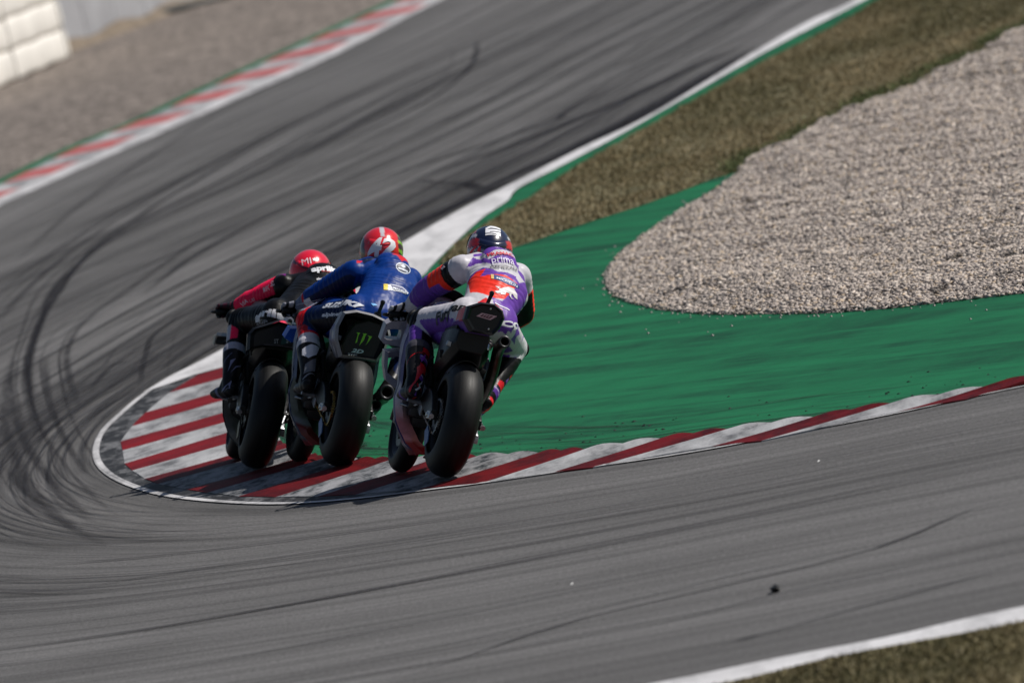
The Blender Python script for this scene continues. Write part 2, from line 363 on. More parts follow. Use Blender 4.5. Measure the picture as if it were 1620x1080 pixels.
def mark_mat():
    m, nt, b = new_mat('tyre_rubber_mark')
    a = nt.nodes.new('ShaderNodeAttribute'); a.attribute_name = 'col'
    uv = objco(nt, (1.2, 2.6, 1), 'UV'); uv2 = objco(nt, (7, 9, 1), 'UV')
    n1 = ramp(nt, noise(nt, uv, 1, 4, .65), [(.3, g3(.4)), (.6, g3(1))])
    n2 = ramp(nt, noise(nt, uv2, 1, 3, .7), [(.3, g3(.7)), (.6, g3(1))])
    f = mixc(nt, 1.0, mixc(nt, 1.0, a.outputs['Color'], n1, 'MULTIPLY'), n2, 'MULTIPLY')
    b.inputs['Base Color'].default_value = (.026, .024, .027, 1); b.inputs['Roughness'].default_value = .65
    b.inputs['Specular IOR Level'].default_value = .06
    tr = nt.nodes.new('ShaderNodeBsdfTransparent'); mx = nt.nodes.new('ShaderNodeMixShader')
    nt.links.new(f, mx.inputs[0]); nt.links.new(tr.outputs[0], mx.inputs[1]); nt.links.new(b.outputs[0], mx.inputs[2])
    nt.links.new(mx.outputs[0], nt.nodes['Material Output'].inputs[0])
    return m

def paint_mat(name, c, dirt, lo=.42, hi=.6, streak=(1.2, 1.2, 1), wear=.7, rough=.62, sc=6.0, bmp=.3, rot=0.0):
    """road paint, worn and rubbered in streaks"""
    m, nt, b = new_mat(name); o = objco(nt); os = objco(nt, streak)
    if rot:
        vr = nt.nodes.new('ShaderNodeVectorRotate'); vr.rotation_type = 'Z_AXIS'; vr.inputs['Angle'].default_value = rot
        nt.links.new(nt.nodes['Texture Coordinate.001'].outputs['Object'] if 'Texture Coordinate.001' in nt.nodes else o, vr.inputs['Vector']); nt.links.new(vr.outputs[0], os.node.inputs['Vector'])
    f1 = ramp(nt, noise(nt, os, 1, 5, .65), [(lo, g3(1)), (hi, g3(0))])
    f2 = ramp(nt, noise(nt, objco(nt, (1, .45, 1)), sc, 6, .75), [(.42, g3(.35)), (.6, g3(1))])
    f = mixc(nt, 1.0, f1, f2, 'MULTIPLY')
    k = nt.nodes.new('ShaderNodeMath'); k.operation = 'MULTIPLY'; k.inputs[1].default_value = wear
    nt.links.new(f, k.inputs[0])
    v = ramp(nt, noise(nt, o, 1.3, 4), [(.3, tuple(x * .86 for x in c)), (.7, tuple(min(1, x * 1.12) for x in c))])
    gr = ramp(nt, noise(nt, o, 110, 3, .8), [(.3, g3(.72)), (.6, g3(1.08))])
    nt.links.new(mixc(nt, 1.0, mixc(nt, k.outputs[0], v, dirt), gr, 'MULTIPLY'), b.inputs['Base Color'])
    b.inputs['Roughness'].default_value = rough; b.inputs['Specular IOR Level'].default_value = .08
    bump(nt, b, noise(nt, o, 120, 3, .7), bmp, .006)
    return m

def gravel_bed_mat(name, c1, c2, c3, sc):
    m, nt, b = new_mat(name); o = objco(nt)
    vo = N(nt, 'ShaderNodeTexVoronoi'); vo.inputs['Scale'].default_value = sc; nt.links.new(objco(nt, (1, .6, 1)), vo.inputs['Vector'])
    col = ramp(nt, vo.outputs['Color'], [(.15, c1), (.5, c2), (.85, c3)])
    col = mixc(nt, 1.0, col, ramp(nt, noise(nt, o, .8, 4), [(.3, g3(.8)), (.7, g3(1.12))]), 'MULTIPLY')
    col = mixc(nt, 1.0, col, ramp(nt, noise(nt, o, sc * .35, 4, .75), [(.3, g3(.62)), (.65, g3(1.2))]), 'MULTIPLY')
    nt.links.new(col, b.inputs['Base Color']); b.inputs['Roughness'].default_value = .9; b.inputs['Specular IOR Level'].default_value = .2
    bump(nt, b, vo.outputs['Distance'], .25, .008)
    return m

def turf_mat():
    m, nt, b = new_mat('dry_turf_soil'); o = objco(nt, (1, .35, 1))
    f = noise(nt, o, 2.2, 6, .7)
    nt.links.new(ramp(nt, f, [(.3, (.09, .085, .038)), (.5, (.16, .138, .068)), (.7, (.25, .20, .12))]), b.inputs['Base Color'])
    b.inputs['Roughness'].default_value = .95; bump(nt, b, noise(nt, o, 40, 3), .12, .006)
    return m

ASPHALT = asphalt_mat(); MARK = mark_mat()
WHITEK2 = paint_mat('rubbered_white_kerb_paint', (.30, .30, .315), (.03, .035, .04), .47, .62, (4.0, 1.0, 1), 1.0, sc=12)
REDK2 = paint_mat('fresher_red_kerb_paint', (.19, .0075, .011), (.05, .006, .009), .38, .58, (1.6, 1.1, 1), .6, sc=9)
GREENP = paint_mat('green_runoff_paint', (.011, .138, .056), (.006, .042, .022), .43, .57, (.14, 2.6, 1), .75, .6, .9, rot=math.radians(66))
WHITEP = paint_mat('white_line_paint', (.6, .59, .6), (.13, .13, .135), .40, .60, (3.0, .5, 1), .8, sc=9)
WHITEX = paint_mat('fresh_white_line_paint', (.64, .63, .64), (.2, .2, .205), .42, .52, (3.0, .35, 1), .5, sc=9)
REDK = paint_mat('red_kerb_paint', (.135, .0058, .008), (.025, .004, .006), .45, .58, (2.4, 1.1, 1), .8, sc=9)
WHITEK = paint_mat('white_kerb_paint', (.42, .42, .43), (.07, .07, .075), .44, .60, (2.6, .45, 1), .85, sc=5)
APRON = paint_mat('scuffed_apron', (.03, .03, .032), (.34, .34, .35), .40, .54, (5.5, 1.2, 1), .55, sc=16)
TURF = turf_mat()
GRAVBED = gravel_bed_mat('gravel_trap_bed', (.13, .12, .115), (.2, .185, .175), (.29, .265, .245), 42)
GRAVFAR = gravel_bed_mat('far_gravel_bed', (.07, .06, .052), (.175, .148, .128), (.33, .28, .245), 13)

# ------------------------------------------------------------ ground sheets
def sheet(name, pts, z, mat, kind='structure'):
    bm = bmesh.new()
    f = bm.faces.new([bm.verts.new((p[0], p[1], z)) for p in pts])
    bmesh.ops.triangulate(bm, faces=[f], quad_method='BEAUTY', ngon_method='EAR_CLIP')
    bmesh.ops.recalc_face_normals(bm, faces=bm.faces)
    bm.normal_update()
    if bm.faces and sum(q.normal.z for q in bm.faces) < 0: bmesh.ops.reverse_faces(bm, faces=bm.faces[:])
    me = bpy.data.meshes.new(name); bm.to_mesh(me); bm.free(); me.materials.append(mat)
    o = bpy.data.objects.new(name, me); COL.objects.link(o)
    if kind: o['kind'] = kind
    return o

def ribbon(name, A, B, z, mat, parent=None, kind='structure'):
    n = len(A); V = [(p[0], p[1], z) for p in A] + [(p[0], p[1], z) for p in B]
    F = [(i, i + 1, n + i + 1, n + i) for i in range(n - 1)]
    o = mesh_obj(name, V, F, mat, parent)
    bm = bmesh.new(); bm.from_mesh(o.data)
    for f in bm.faces:
        f.normal_update()
        if f.normal.z < 0: f.normal_flip()
    bm.to_mesh(o.data); bm.free()
    if kind: o['kind'] = kind
    return o

sheet('ground', [(-2500, -300), (2500, -300), (2500, 4500), (-2500, 4500)], -.04, GRAVFAR)

# the track: inner edge round the kerb, outer edge round the outside of the bend
inner_pts = [(26, 70.5), (9, 76.5), (5.2, 78.8)] + [(x + .05, y + .05) for x, y in EDGE_LINE[1:20]] + [(x + .04, y) for x, y in WHITE_UP[4:]] + [(14, 195), (34, 290)]
outer_pts = [(26, 50.5), (9, 59.5), (4.5, 62.4), (2.0, 64.2), (-.4, 65.4), (-4.5, 69), (-8.5, 75), (-11.5, 83), (-12.6, 95), (-11.6, 110), (-9.6, 122)] + FARK_LO + [(9, 225), (28, 320)]
NS, NT = 420, 28
I_ = resample(inner_pts, NS); O_ = resample(outer_pts, NS)
arc = np.r_[0, np.cumsum(np.linalg.norm(np.diff((I_ + O_) / 2, axis=0), axis=1))]
V = []; UV = []
for i in range(NS):
    for j in range(NT):
        t = j / (NT - 1); p = I_[i] * (1 - t) + O_[i] * t
        V.append((p[0], p[1], 0)); UV.append((arc[i], t * 12.0))
Fq = [(i * NT + j, i * NT + j + 1, (i + 1) * NT + j + 1, (i + 1) * NT + j) for i in range(NS - 1) for j in range(NT - 1)]
trk = mesh_obj('race_track', V, [f[::-1] for f in Fq], ASPHALT, uv=UV)
if trk.data.polygons[200].normal.z < 0: trk.data.flip_normals()
trk['kind'] = 'structure'

# tyre marks: thin rubber films on the asphalt
def mark(pts, w, a, k, V, F, C, U):
    L = float(np.sum(np.linalg.norm(np.diff(np.array(pts), axis=0), axis=1)))
    n = max(8, int(L / .35)); P = resample(pts, n); d = np.gradient(P, axis=0); d /= np.linalg.norm(d, axis=1)[:, None] + 1e-9
    nr = np.stack([-d[:, 1], d[:, 0]], 1); z = .0012 + k * .00006; base = len(V); u0 = RNG.random() * 50
    ww = w * (.75 + .5 * vnoise(np.linspace(0, L * .5, n) + u0, np.full(n, k + .5)))
    fade = np.clip(np.minimum(np.arange(n), np.arange(n)[::-1]) / (n * .16 + 1), 0, 1)
    for i in range(n):
        for j, q in enumerate((-1, -.55, -.2, .2, .55, 1)):
            p = P[i] + nr[i] * ww[i] * .5 * q
            V.append((p[0], p[1], z)); U.append((u0 + i * L / n, q * w * 4 + k * 3.7)); C.append(g3(a * fade[i] * (0, .6, 1, 1, .6, 0)[j]))
    for i in range(n - 1):
        for j in range(5):
            b0 = base + i * 6 + j; F.append((b0, b0 + 1, b0 + 7, b0 + 6))
V = []; F = []; C = []; U = []; k = 0
for q, (pts, w, a) in enumerate(TYRE_MARKS):
    if q in (14, 15, 16): mark(pts, .34, .75, k, V, F, C, U); k += 1
    elif q in (17, 21): mark(pts, .12, .4, k, V, F, C, U); k += 1
    mark(pts, w * .5 * (1.25 if q > 28 else 1), min(1, a * (1.7 if q > 28 else 1.25)), k, V, F, C, U); k += 1
    if a > .4:
        off = np.array([random.uniform(-.16, .16), 0]); mark([tuple(np.array(p) + off) for p in pts], w * .22, a * .8, k, V, F, C, U); k += 1
        off = np.array([random.uniform(-.3, .3), 0]); mark([tuple(np.array(p) + off) for p in pts], w * .16, a * .6, k, V, F, C, U); k += 1
T_ = lambda i, t: I_[i] * (1 - t) + O_[i] * t
for q in range(280):
    i0 = random.randint(20, 230); i1 = min(NS - 30, i0 + random.randint(25, 120)); t0 = random.choice([random.uniform(.06, .9), random.betavariate(2, 4)]); t1 = t0 + random.uniform(-.12, .12) * (3 if q % 6 == 0 else 1)
    if min(t0, t1) < .05 or max(t0, t1) > .95: continue
    idx = np.linspace(i0, i1, 8).astype(int)
    mark([tuple(T_(i, t0 + (t1 - t0) * (j / 7))) for j, i in enumerate(idx)], random.uniform(.02, .075), random.uniform(.2, .7), k, V, F, C, U); k += 1
hp = int(np.argmin(np.linalg.norm(I_ - np.array([-2.9, 95.]), axis=1)))
for q in range(170):
    c0 = hp + random.randint(4, 62); ln = random.randint(8, 32); i0 = max(5, c0 - ln); i1 = min(NS - 30, c0 + ln); t0 = random.uniform(.008, .16); t1 = max(.006, t0 + random.uniform(-.06, .06)); tm = max(.006, min(t0, t1) - random.uniform(0, .03))
    idx = np.linspace(i0, i1, 9).astype(int); tt = [(1 - j / 8) ** 2 * t0 + 2 * (j / 8) * (1 - j / 8) * tm + (j / 8) ** 2 * t1 for j in range(9)]
    mark([tuple(T_(i, max(.006, tq))) for tq, i in zip(tt, idx)], random.uniform(.012, .045), random.uniform(.25, .8), k, V, F, C, U); k += 1
mo = mesh_obj('tyre_marks', V, F, MARK, col=C, uv=U); mo['kind'] = 'structure'

# painted run-off, lines, grass and gravel
kin = [b[1] for b in KERB_BORDERS]
green_poly = [(9, 77.5), (3.9, 79.9)] + [(x - .25, y - .1) for x, y in kin] + WHITE_LO[3:] + [(9, 165), (12, 165), (12, 77.5)]
sheet('green_runoff', green_poly, .004, GREENP)
ap_out = resample(EDGE_LINE[:20], 160); st_out = resample([(3.6, 80.0)] + [b[0] for b in KERB_BORDERS], 160)
ribbon('kerb_apron', ap_out, resample([(3.7, 80.1)] + [(b[0][0] + .12, b[0][1] + .05) for b in KERB_BORDERS], 160), .005, APRON)
e = resample(EDGE_LINE, 200); d = np.gradient(e, axis=0); d /= np.linalg.norm(d, axis=1)[:, None]; nr = np.stack([d[:, 1], -d[:, 0]], 1)
ribbon('edge_line', e - nr * .02, e + nr * .028, .008, WHITEP)
nW = 120; A = resample(WHITE_UP, nW); Bb = resample(WHITE_LO, nW)
ribbon('white_exit_line', A, Bb, .009, WHITEX)
grass_poly = GREEN_STRIP[1:] + [(12, 170), (30, 165), (25, 140)] + GRASS_LO[::-1][:-1]
sheet('grass_verge', grass_poly, .010, TURF)
grav_poly = GRAVEL_LO + [(14, 84), (25, 100), (25, 139)] + GRASS_LO[::-1][:13]
sheet('gravel_trap', grav_poly, .007, GRAVBED)
lim_up = resample([(6.5, 62.9), (3.9, 64.5)] + BOT_UP[::-1] + [(-.5, 66.9), (-3.0, 68.6)], 80)
lim_lo = resample([(6.5, 62.5), (3.9, 64.1)] + BOT_LO[::-1] + [(-.2, 66.2), (-2.8, 68.0)], 80)
ribbon('track_limit_line', lim_up, lim_lo, .006, WHITEX)
near_poly = [tuple(p) for p in lim_lo] + [(-2.8, 57.0), (6.5, 53.0)]
ribbon('near_verge', lim_lo, lim_lo + np.array([0, -11.0]), .006, TURF)

V = []; F = []; C = []; U = []
kc = resample([b[1] for b in KERB_BORDERS][:20], 200)
for q in range(70):
    i0 = random.randint(0, 150); i1 = min(199, i0 + random.randint(15, 60)); d0 = abs(random.gauss(0, .55)) + .08; d1 = max(.05, d0 + random.gauss(0, .2)); idx = np.linspace(i0, i1, 7).astype(int)
    mark([tuple(kc[i] + np.array([.55, .95]) * (d0 + (d1 - d0) * j / 6) + np.array([0, random.gauss(0, .03)])) for j, i in enumerate(idx)], random.uniform(.02, .09), random.uniform(.12, .6), q + 75, V, F, C, U)
go = mesh_obj('tyre_marks', V, F, MARK, col=C, uv=U); go['kind'] = 'structure'
# ------------------------------------------------------------ kerb of red and white blocks
kerb = empty('kerb', (*KERB_BORDERS[10][0], 0)); kerb['kind'] = 'structure'
koff = Vector(kerb.location)
def kerb_block(o0, i0, o1, i1, mat, name):
    na, nw = 12, 8; V = []; F = []
    o0, i0, o1, i1 = [np.array(q) for q in (o0, i0, o1, i1)]
    for a in range(na + 1):
        A = a / na; po = o0 + (o1 - o0) * A; pi = i0 + (i1 - i0) * A
        for w in range(nw + 1):
            W = w / nw; p = po + (pi - po) * W
            rid = abs(math.sin(2 * math.pi * A)) if name != 'lead' else 1
            z = .007 + .031 * W ** 1.25 * (.48 + .52 * rid) + .003 * math.sin(math.pi * A)
            V.append((p[0] - koff.x, p[1] - koff.y, z))
        back = pi + (pi - po) / np.linalg.norm(pi - po) * .012
        V.append((back[0] - koff.x, back[1] - koff.y, -.01))
    m = nw + 2
    for a in range(na):
        for w in range(nw + 1): F.append((a * m + w, (a + 1) * m + w, (a + 1) * m + w + 1, a * m + w + 1))
    F.append(tuple(range(m))[::-1]); F.append(tuple(na * m + q for q in range(m)))
    V2 = len(V)
    # skirt on the track side
    for a in range(na + 1): V.append((V[a * m][0], V[a * m][1], -.01))
    for a in range(na): F.append((a * m, V2 + a, V2 + a + 1, (a + 1) * m))
    o = mesh_obj('kerb_block', V, F, mat, kerb)
    bm = bmesh.new(); bm.from_mesh(o.data); bmesh.ops.recalc_face_normals(bm, faces=bm.faces); bm.to_mesh(o.data); bm.free()
    return o
for k in range(len(KERB_BORDERS) - 1):
    (o0, i0), (o1, i1) = KERB_BORDERS[k], KERB_BORDERS[k + 1]
    ob = kerb_block(o0, i0, o1, i1, (REDK if k < 15 else REDK2) if k % 2 == 0 else (WHITEK2 if 6 < k < 15 else WHITEK), 'k')

# far kerb on the outside of the bend
fk = empty('far_kerb', (*FARK_LO[2], 0)); fk['kind'] = 'structure'
fo = Vector(fk.location)
flo = resample(FARK_MID, 121); fup = resample(FARK_UP, 121); fl0 = resample(FARK_LO, 121)
ribbon('far_edge_line', fl0, flo, .008, WHITEP)
REDF = paint_mat('red_far_kerb_paint', (.40, .075, .075), (.38, .25, .25), .40, .62, (1.6, 1.1, 1), .5, sc=5)
for q in range(0, 40):
    a = q * 4
    if a + 4 > 120: break
    sl = -7
    P0, P1 = flo[a], flo[a + 4]; Q0, Q1 = fup[max(a + sl, 0)], fup[max(a + 4 + sl, 0)]
    P0 = P0 + 0; Vv = []
    for (pp, zz) in ((P0, .005), (P1, .005), (Q1, .045), (Q0, .045)): Vv.append((pp[0] - fo.x, pp[1] - fo.y, zz))
    for (pp, zz) in ((Q1, -.01), (Q0, -.01)): Vv.append((pp[0] - fo.x + .01, pp[1] - fo.y + .02, zz))
    mesh_obj('kerb_block', Vv, [(0, 1, 2, 3), (3, 2, 4, 5)], REDF if q % 2 == 0 else WHITEK, fk)
gb = fup + np.array([-.32, .6])
ribbon('far_green_strip', fup, gb, .012, GREENP)
sheet('far_gravel_trap', [tuple(p) for p in (fup + np.array([-.3, .55]))] + [(6, 260), (-60, 260), (-60, 120), (-8, 125)], .006, GRAVFAR)

# ------------------------------------------------------------ grass blades and gravel stones
def blades(name, poly, n, hmin, hmax, bbox, label, gold=.5):
    x = RNG.uniform(bbox[0], bbox[1], n); y = RNG.uniform(bbox[2], bbox[3], n)
    k = in_poly(x, y, poly); x = x[k]; y = y[k]; n = len(x)
    cl = vnoise(x * 2.1 + 5, y * .9) * .6 + vnoise(x * 6, y * 2.5 + 9) * .4
    pa = np.clip(vnoise(x * .8 + 40, y * .22 + 3) * 2.2 - .6, 0, 1)
    h = RNG.uniform(hmin, hmax, n) * (.5 + .9 * cl); w = RNG.uniform(.005, .011, n); th = RNG.uniform(0, 2 * np.pi, n)
    lean = RNG.uniform(.1, .7, n); la = RNG.uniform(0, 2 * np.pi, n)
    V = np.zeros((n, 3, 3)); V[:, 0] = np.stack([x - np.cos(th) * w, y - np.sin(th) * w, np.full(n, .008)], 1)
    V[:, 1] = np.stack([x + np.cos(th) * w, y + np.sin(th) * w, np.full(n, .008)], 1)
    V[:, 2] = np.stack([x + np.cos(la) * lean * h, y + np.sin(la) * lean * h, .008 + h], 1)
    f = np.clip(pa * .7 + cl * .5 + .02 + RNG.normal(0, .16, n), 0, 1)[:, None]
    c = np.array([.10, .092, .04]) * (1 - f) + np.array([.275, .218, .122]) * f
    c *= RNG.uniform(.65, 1.35, (n, 1))
    o = fast_mesh(name, V.reshape(-1, 3), np.arange(n * 3).reshape(-1, 3), GRASSM, 3, np.repeat(c, 3, 0))
    o['kind'] = 'stuff'; o['label'] = label; o['category'] = 'grass'
    return o
m_, nt_, b_ = new_mat('grass_blade'); at_ = nt_.nodes.new('ShaderNodeAttribute'); at_.attribute_name = 'col'
nt_.links.new(at_.outputs['Color'], b_.inputs['Base Color']); b_.inputs['Roughness'].default_value = .7; b_.inputs['Specular IOR Level'].default_value = .2
GRASSM = m_
blades('grass', grass_poly, 420000, .012, .035, (-1.0, 7.5, 107, 160), 'dry mown grass between the exit line and the gravel trap')
blades('grass', [(x, y - .12) for x, y in near_poly], 110000, .008, .022, (-1.0, 3.2, 58, 67), 'dry grass in the near corner below the white line')
# a greener, longer fringe where grass meets gravel
fr = resample(GRASS_LO[9:21], 400); n = 9000
ii = RNG.integers(0, 400, n); x = fr[ii, 0] + RNG.normal(0, .06, n) - .06; y = fr[ii, 1] + RNG.normal(0, .5, n) + .5
h = RNG.uniform(.02, .065, n) * (.4 + 1.2 * vnoise(x * 3, y * .8)); w = .008; th = RNG.uniform(0, 6.28, n); la = RNG.uniform(0, 6.28, n)
V = np.zeros((n, 3, 3)); V[:, 0] = np.stack([x - np.cos(th) * w, y - np.sin(th) * w, np.full(n, .01)], 1); V[:, 1] = np.stack([x + np.cos(th) * w, y + np.sin(th) * w, np.full(n, .01)], 1)
V[:, 2] = np.stack([x + np.cos(la) * .4 * h, y + np.sin(la) * .4 * h, h], 1)
c = np.array([.11, .13, .052]) * RNG.uniform(.6, 1.5, (n, 1))
o = fast_mesh('grass', V.reshape(-1, 3), np.arange(n * 3).reshape(-1, 3), GRASSM, 3, np.repeat(c, 3, 0)); tag(o, 'green grass fringe along the edge of the gravel trap', 'grass', kind='stuff')

m_, nt_, b_ = new_mat('gravel_stone'); at_ = nt_.nodes.new('ShaderNodeAttribute'); at_.attribute_name = 'col'
nt_.links.new(at_.outputs['Color'], b_.inputs['Base Color']); b_.inputs['Roughness'].default_value = .8; b_.inputs['Specular IOR Level'].default_value = .25
STONEM = m_
def stones(name, poly, n, smin, smax, bbox, z0, label, dens=None):
    x = RNG.uniform(bbox[0], bbox[1], n); y = RNG.uniform(bbox[2], bbox[3], n)
    k = in_poly(x + RNG.normal(0, .012, n), y + RNG.normal(0, .05, n), poly); x = x[k]; y = y[k]; n = len(x)
    s = RNG.uniform(smin, smax, n) * RNG.choice([.7, 1.0, 1.0, 1.35], n)
    O = np.array([(1, 0, 0), (-1, 0, 0), (0, 1, 0), (0, -1, 0), (0, 0, 1), (0, 0, -1)], float)
    T = np.array([(0, 2, 4), (2, 1, 4), (1, 3, 4), (3, 0, 4), (2, 0, 5), (1, 2, 5), (3, 1, 5), (0, 3, 5)])
    q = RNG.normal(size=(n, 4)); q /= np.linalg.norm(q, axis=1)[:, None]
    a, b, c, d = q.T
    R = np.stack([np.stack([1 - 2 * (c * c + d * d), 2 * (b * c - a * d), 2 * (b * d + a * c)], -1),
                  np.stack([2 * (b * c + a * d), 1 - 2 * (b * b + d * d), 2 * (c * d - a * b)], -1),
                  np.stack([2 * (b * d - a * c), 2 * (c * d + a * b), 1 - 2 * (b * b + c * c)], -1)], 1)
    P = O[None] * RNG.uniform(.6, 1.25, (n, 6, 1)); P = P + RNG.normal(0, .18, P.shape)
    P = np.einsum('nij,nkj->nki', R, P) * s[:, None, None] * np.array([1, 1.15, .62])
    ed = resample(GRAVEL_LO, 90); dd = np.full(n, 9.)
    for e_ in ed: dd = np.minimum(dd, np.hypot((x - e_[0]), (y - e_[1]) * .35))
    rise = np.clip(dd / .5, 0, 1)
    hump = rise * (.06 * vnoise(x * 1.1, y * .5) + .03 * vnoise(x * 4, y * 2) + 0.008 * np.sin((x * 1.0 + y * .42) * 9 + 3 * vnoise(x * .7, y * .3)))
    P += np.stack([x, y, z0 + hump * .8 + RNG.uniform(-.006, .008, n)], 1)[:, None, :]
    pal = np.array([(.43, .40, .38), (.30, .28, .275), (.50, .465, .44), (.20, .19, .19), (.46, .39, .31), (.36, .33, .32), (.6, .575, .55)])
    c = pal[RNG.choice(7, n, p=[.28, .19, .14, .12, .09, .14, .04])] * RNG.uniform(.85, 1.15, (n, 1)) * np.array([1.1, 1.02, .94]); spot = vnoise(x * 7 + 3, y * 2.6 + 8) > .86; c[spot] *= .45
    o = fast_mesh(name, P.reshape(-1, 3), (T[None] + (np.arange(n) * 6)[:, None, None]).reshape(-1, 3), STONEM, 3, np.repeat(c, 6, 0))
    tag(o, label, 'gravel', kind='stuff'); return o
stones('gravel', grav_poly, 430000, .011, .022, (.6, 6.2, 87.0, 136), .012, 'grey and tan gravel heaped in the trap inside the bend')
# stray stones kicked onto the green paint
n = 160; i_ = RNG.integers(0, 110, n); gl = resample(GRAVEL_LO, 120); st = gl[i_] + RNG.normal(0, 1, (n, 2)) ** 3 * np.array([.03, .16]) - np.array([.03, .12])
V = []; F = []
for p in st:
    s = random.uniform(.006, .014); b0 = len(V)
    V += [(p[0] + dx * s, p[1] + dy * s, .006 + max(0, dz) * s) for dx, dy, dz in ((1, 0, 0), (-1, .2, 0), (0, 1, 0), (.1, -1, 0), (.2, .1, 1))]
    F += [(b0, b0 + 2, b0 + 4), (b0 + 2, b0 + 1, b0 + 4), (b0 + 1, b0 + 3, b0 + 4), (b0 + 3, b0, b0 + 4)]
o = mesh_obj('stray_stones', V, F, STONEM, col=np.tile((.3, .275, .255), (len(V), 1))); tag(o, 'stray stones scattered on the green paint round the gravel', 'stones', kind='stuff')

# flecks of rubber thrown onto the green paint beside the kerb
n = 110; V = []; F = []
kp = resample([b[1] for b in KERB_BORDERS][:14], 200)
for q in range(n):
    p = kp[random.randint(0, 199)] + np.array([abs(random.gauss(0, .25)) + .03, abs(random.gauss(0, 1.2)) + .05]); s = random.uniform(.004, .012); b0 = len(V); a = random.uniform(0, 6.28)
    for dx, dy, dz in ((1.6, 0, 0), (-1.4, .3, 0), (0, 1.2, 0), (.1, -1, 0), (.2, .1, .7)): V.append((p[0] + (dx * math.cos(a) - dy * math.sin(a)) * s, p[1] + (dx * math.sin(a) + dy * math.cos(a)) * s, .005 + dz * s))
    F += [(b0, b0 + 2, b0 + 4), (b0 + 2, b0 + 1, b0 + 4), (b0 + 1, b0 + 3, b0 + 4), (b0 + 3, b0, b0 + 4)]
o = mesh_obj('rubber_flecks', V, F, MATTE); tag(o, 'small black rubber flecks scattered on the green paint beside the kerb', 'rubber', kind='stuff')

# ------------------------------------------------------------ barriers beyond the far gravel
FOAM = plain('white_foam_cover', (.72, .69, .64), .6, var=.1, vs=2.5)
CONC = plain('grey_concrete', (.30, .30, .315), .85, var=.14, vs=1.5, bmp=.3)
b0 = Vector((*POINTS['barr0'], 0)); b1 = Vector((*POINTS['barr1'], 0)); b1.x -= .2; dr = (b1 - b0).normalized(); b0 = b1 - dr * 14
bar = empty('foam_barrier', b1); tag(bar, 'stacked white foam block barrier standing on the far gravel', 'barrier')
sdv = Vector((dr.y, -dr.x, 0))
for k in range(5):
    z = .21 + k * .405; mb = MB(); secs = []; n = 30
    for i in list(range(n + 1)) + [n + 1]:
        t = min(i, n) / n; sh = 1.0 if i <= n else .86; wob = .012 * math.sin(i * 1.7 + k); c = (b0 - b1) * (1 - t) + dr * (0 if i <= n else .03) + Vector((0, 0, z + wob))
        secs.append([c + sdv * (.30 * sh * math.copysign(abs(math.cos(a)) ** .25, math.cos(a))) + Vector((0, 0, .205 * sh * math.copysign(abs(math.sin(a)) ** .45, math.sin(a)))) for a in np.linspace(0, 2 * math.pi, 22, endpoint=False)])
    mb.loft(secs).build('foam_block', FOAM, bar, auto=40)
for i in range(4):
    mb = MB(); p = (b0 - b1) * (.02 + i * .3); mb.box((p.x + .305, p.y, 1.0), (.02, .06, 2.0)); mb.build('strap', FOAM, bar)
c0 = Vector((*POINTS['cw0'], 0)) + Vector((-.6, -1, 0)); c1 = Vector((*POINTS['cw1'], 0)); cd = (c1 - c0).normalized(); c1 = c0 + cd * 26
wall = empty('concrete_wall', c0); tag(wall, 'grey concrete panel wall behind the white foam barrier', 'wall')
nrm = Vector((cd.y, -cd.x, 0)); Rw = Matrix((cd, -nrm, Vector((0, 0, 1)))).transposed()
for k in range(13):
    mb = MB(); c = cd * (2.0 * k + 1.0) + Vector((0, 0, .8)); mb.box(c, (1.97, .22, 1.6), Rw, .02)
    mb.build('wall_panel', CONC, wall)
SOIL = plain('brown_soil', (.16, .125, .09), .95, var=.25, vs=3)
bk = [(c0 + cd * t) for t in np.linspace(-2, 26, 40)]
mb = MB(); secs = []
for i, p in enumerate(bk):
    h = .10 + .03 * math.sin(i * 1.3); secs.append([(p + nrm * .36 + Vector((0, 0, -.02))), (p + nrm * .24 + Vector((0, 0, h))), (p + nrm * .16 + Vector((0, 0, h * 1.4))), (p + nrm * .16 + Vector((0, 0, -.02)))])
o = (mb.loft(secs)).build('soil_bank', SOIL); o['kind'] = 'structure'
HOSE = plain('black_hose', (.03, .031, .03), .6, var=.3, vs=4)
hp = resample([POINTS['pip0'], POINTS['pip1'], POINTS['pip2'], POINTS['pip3'], (-.5, 206)], 60)
o = MB().tube([(p[0] + .012 * math.sin(i), p[1], .05 + .015 * math.sin(i * .8)) for i, p in enumerate(hp)], .055, 10).build('drain_hose', HOSE, smooth=True)
tag(o, 'long black hose lying on the gravel before the grey wall', 'hose')

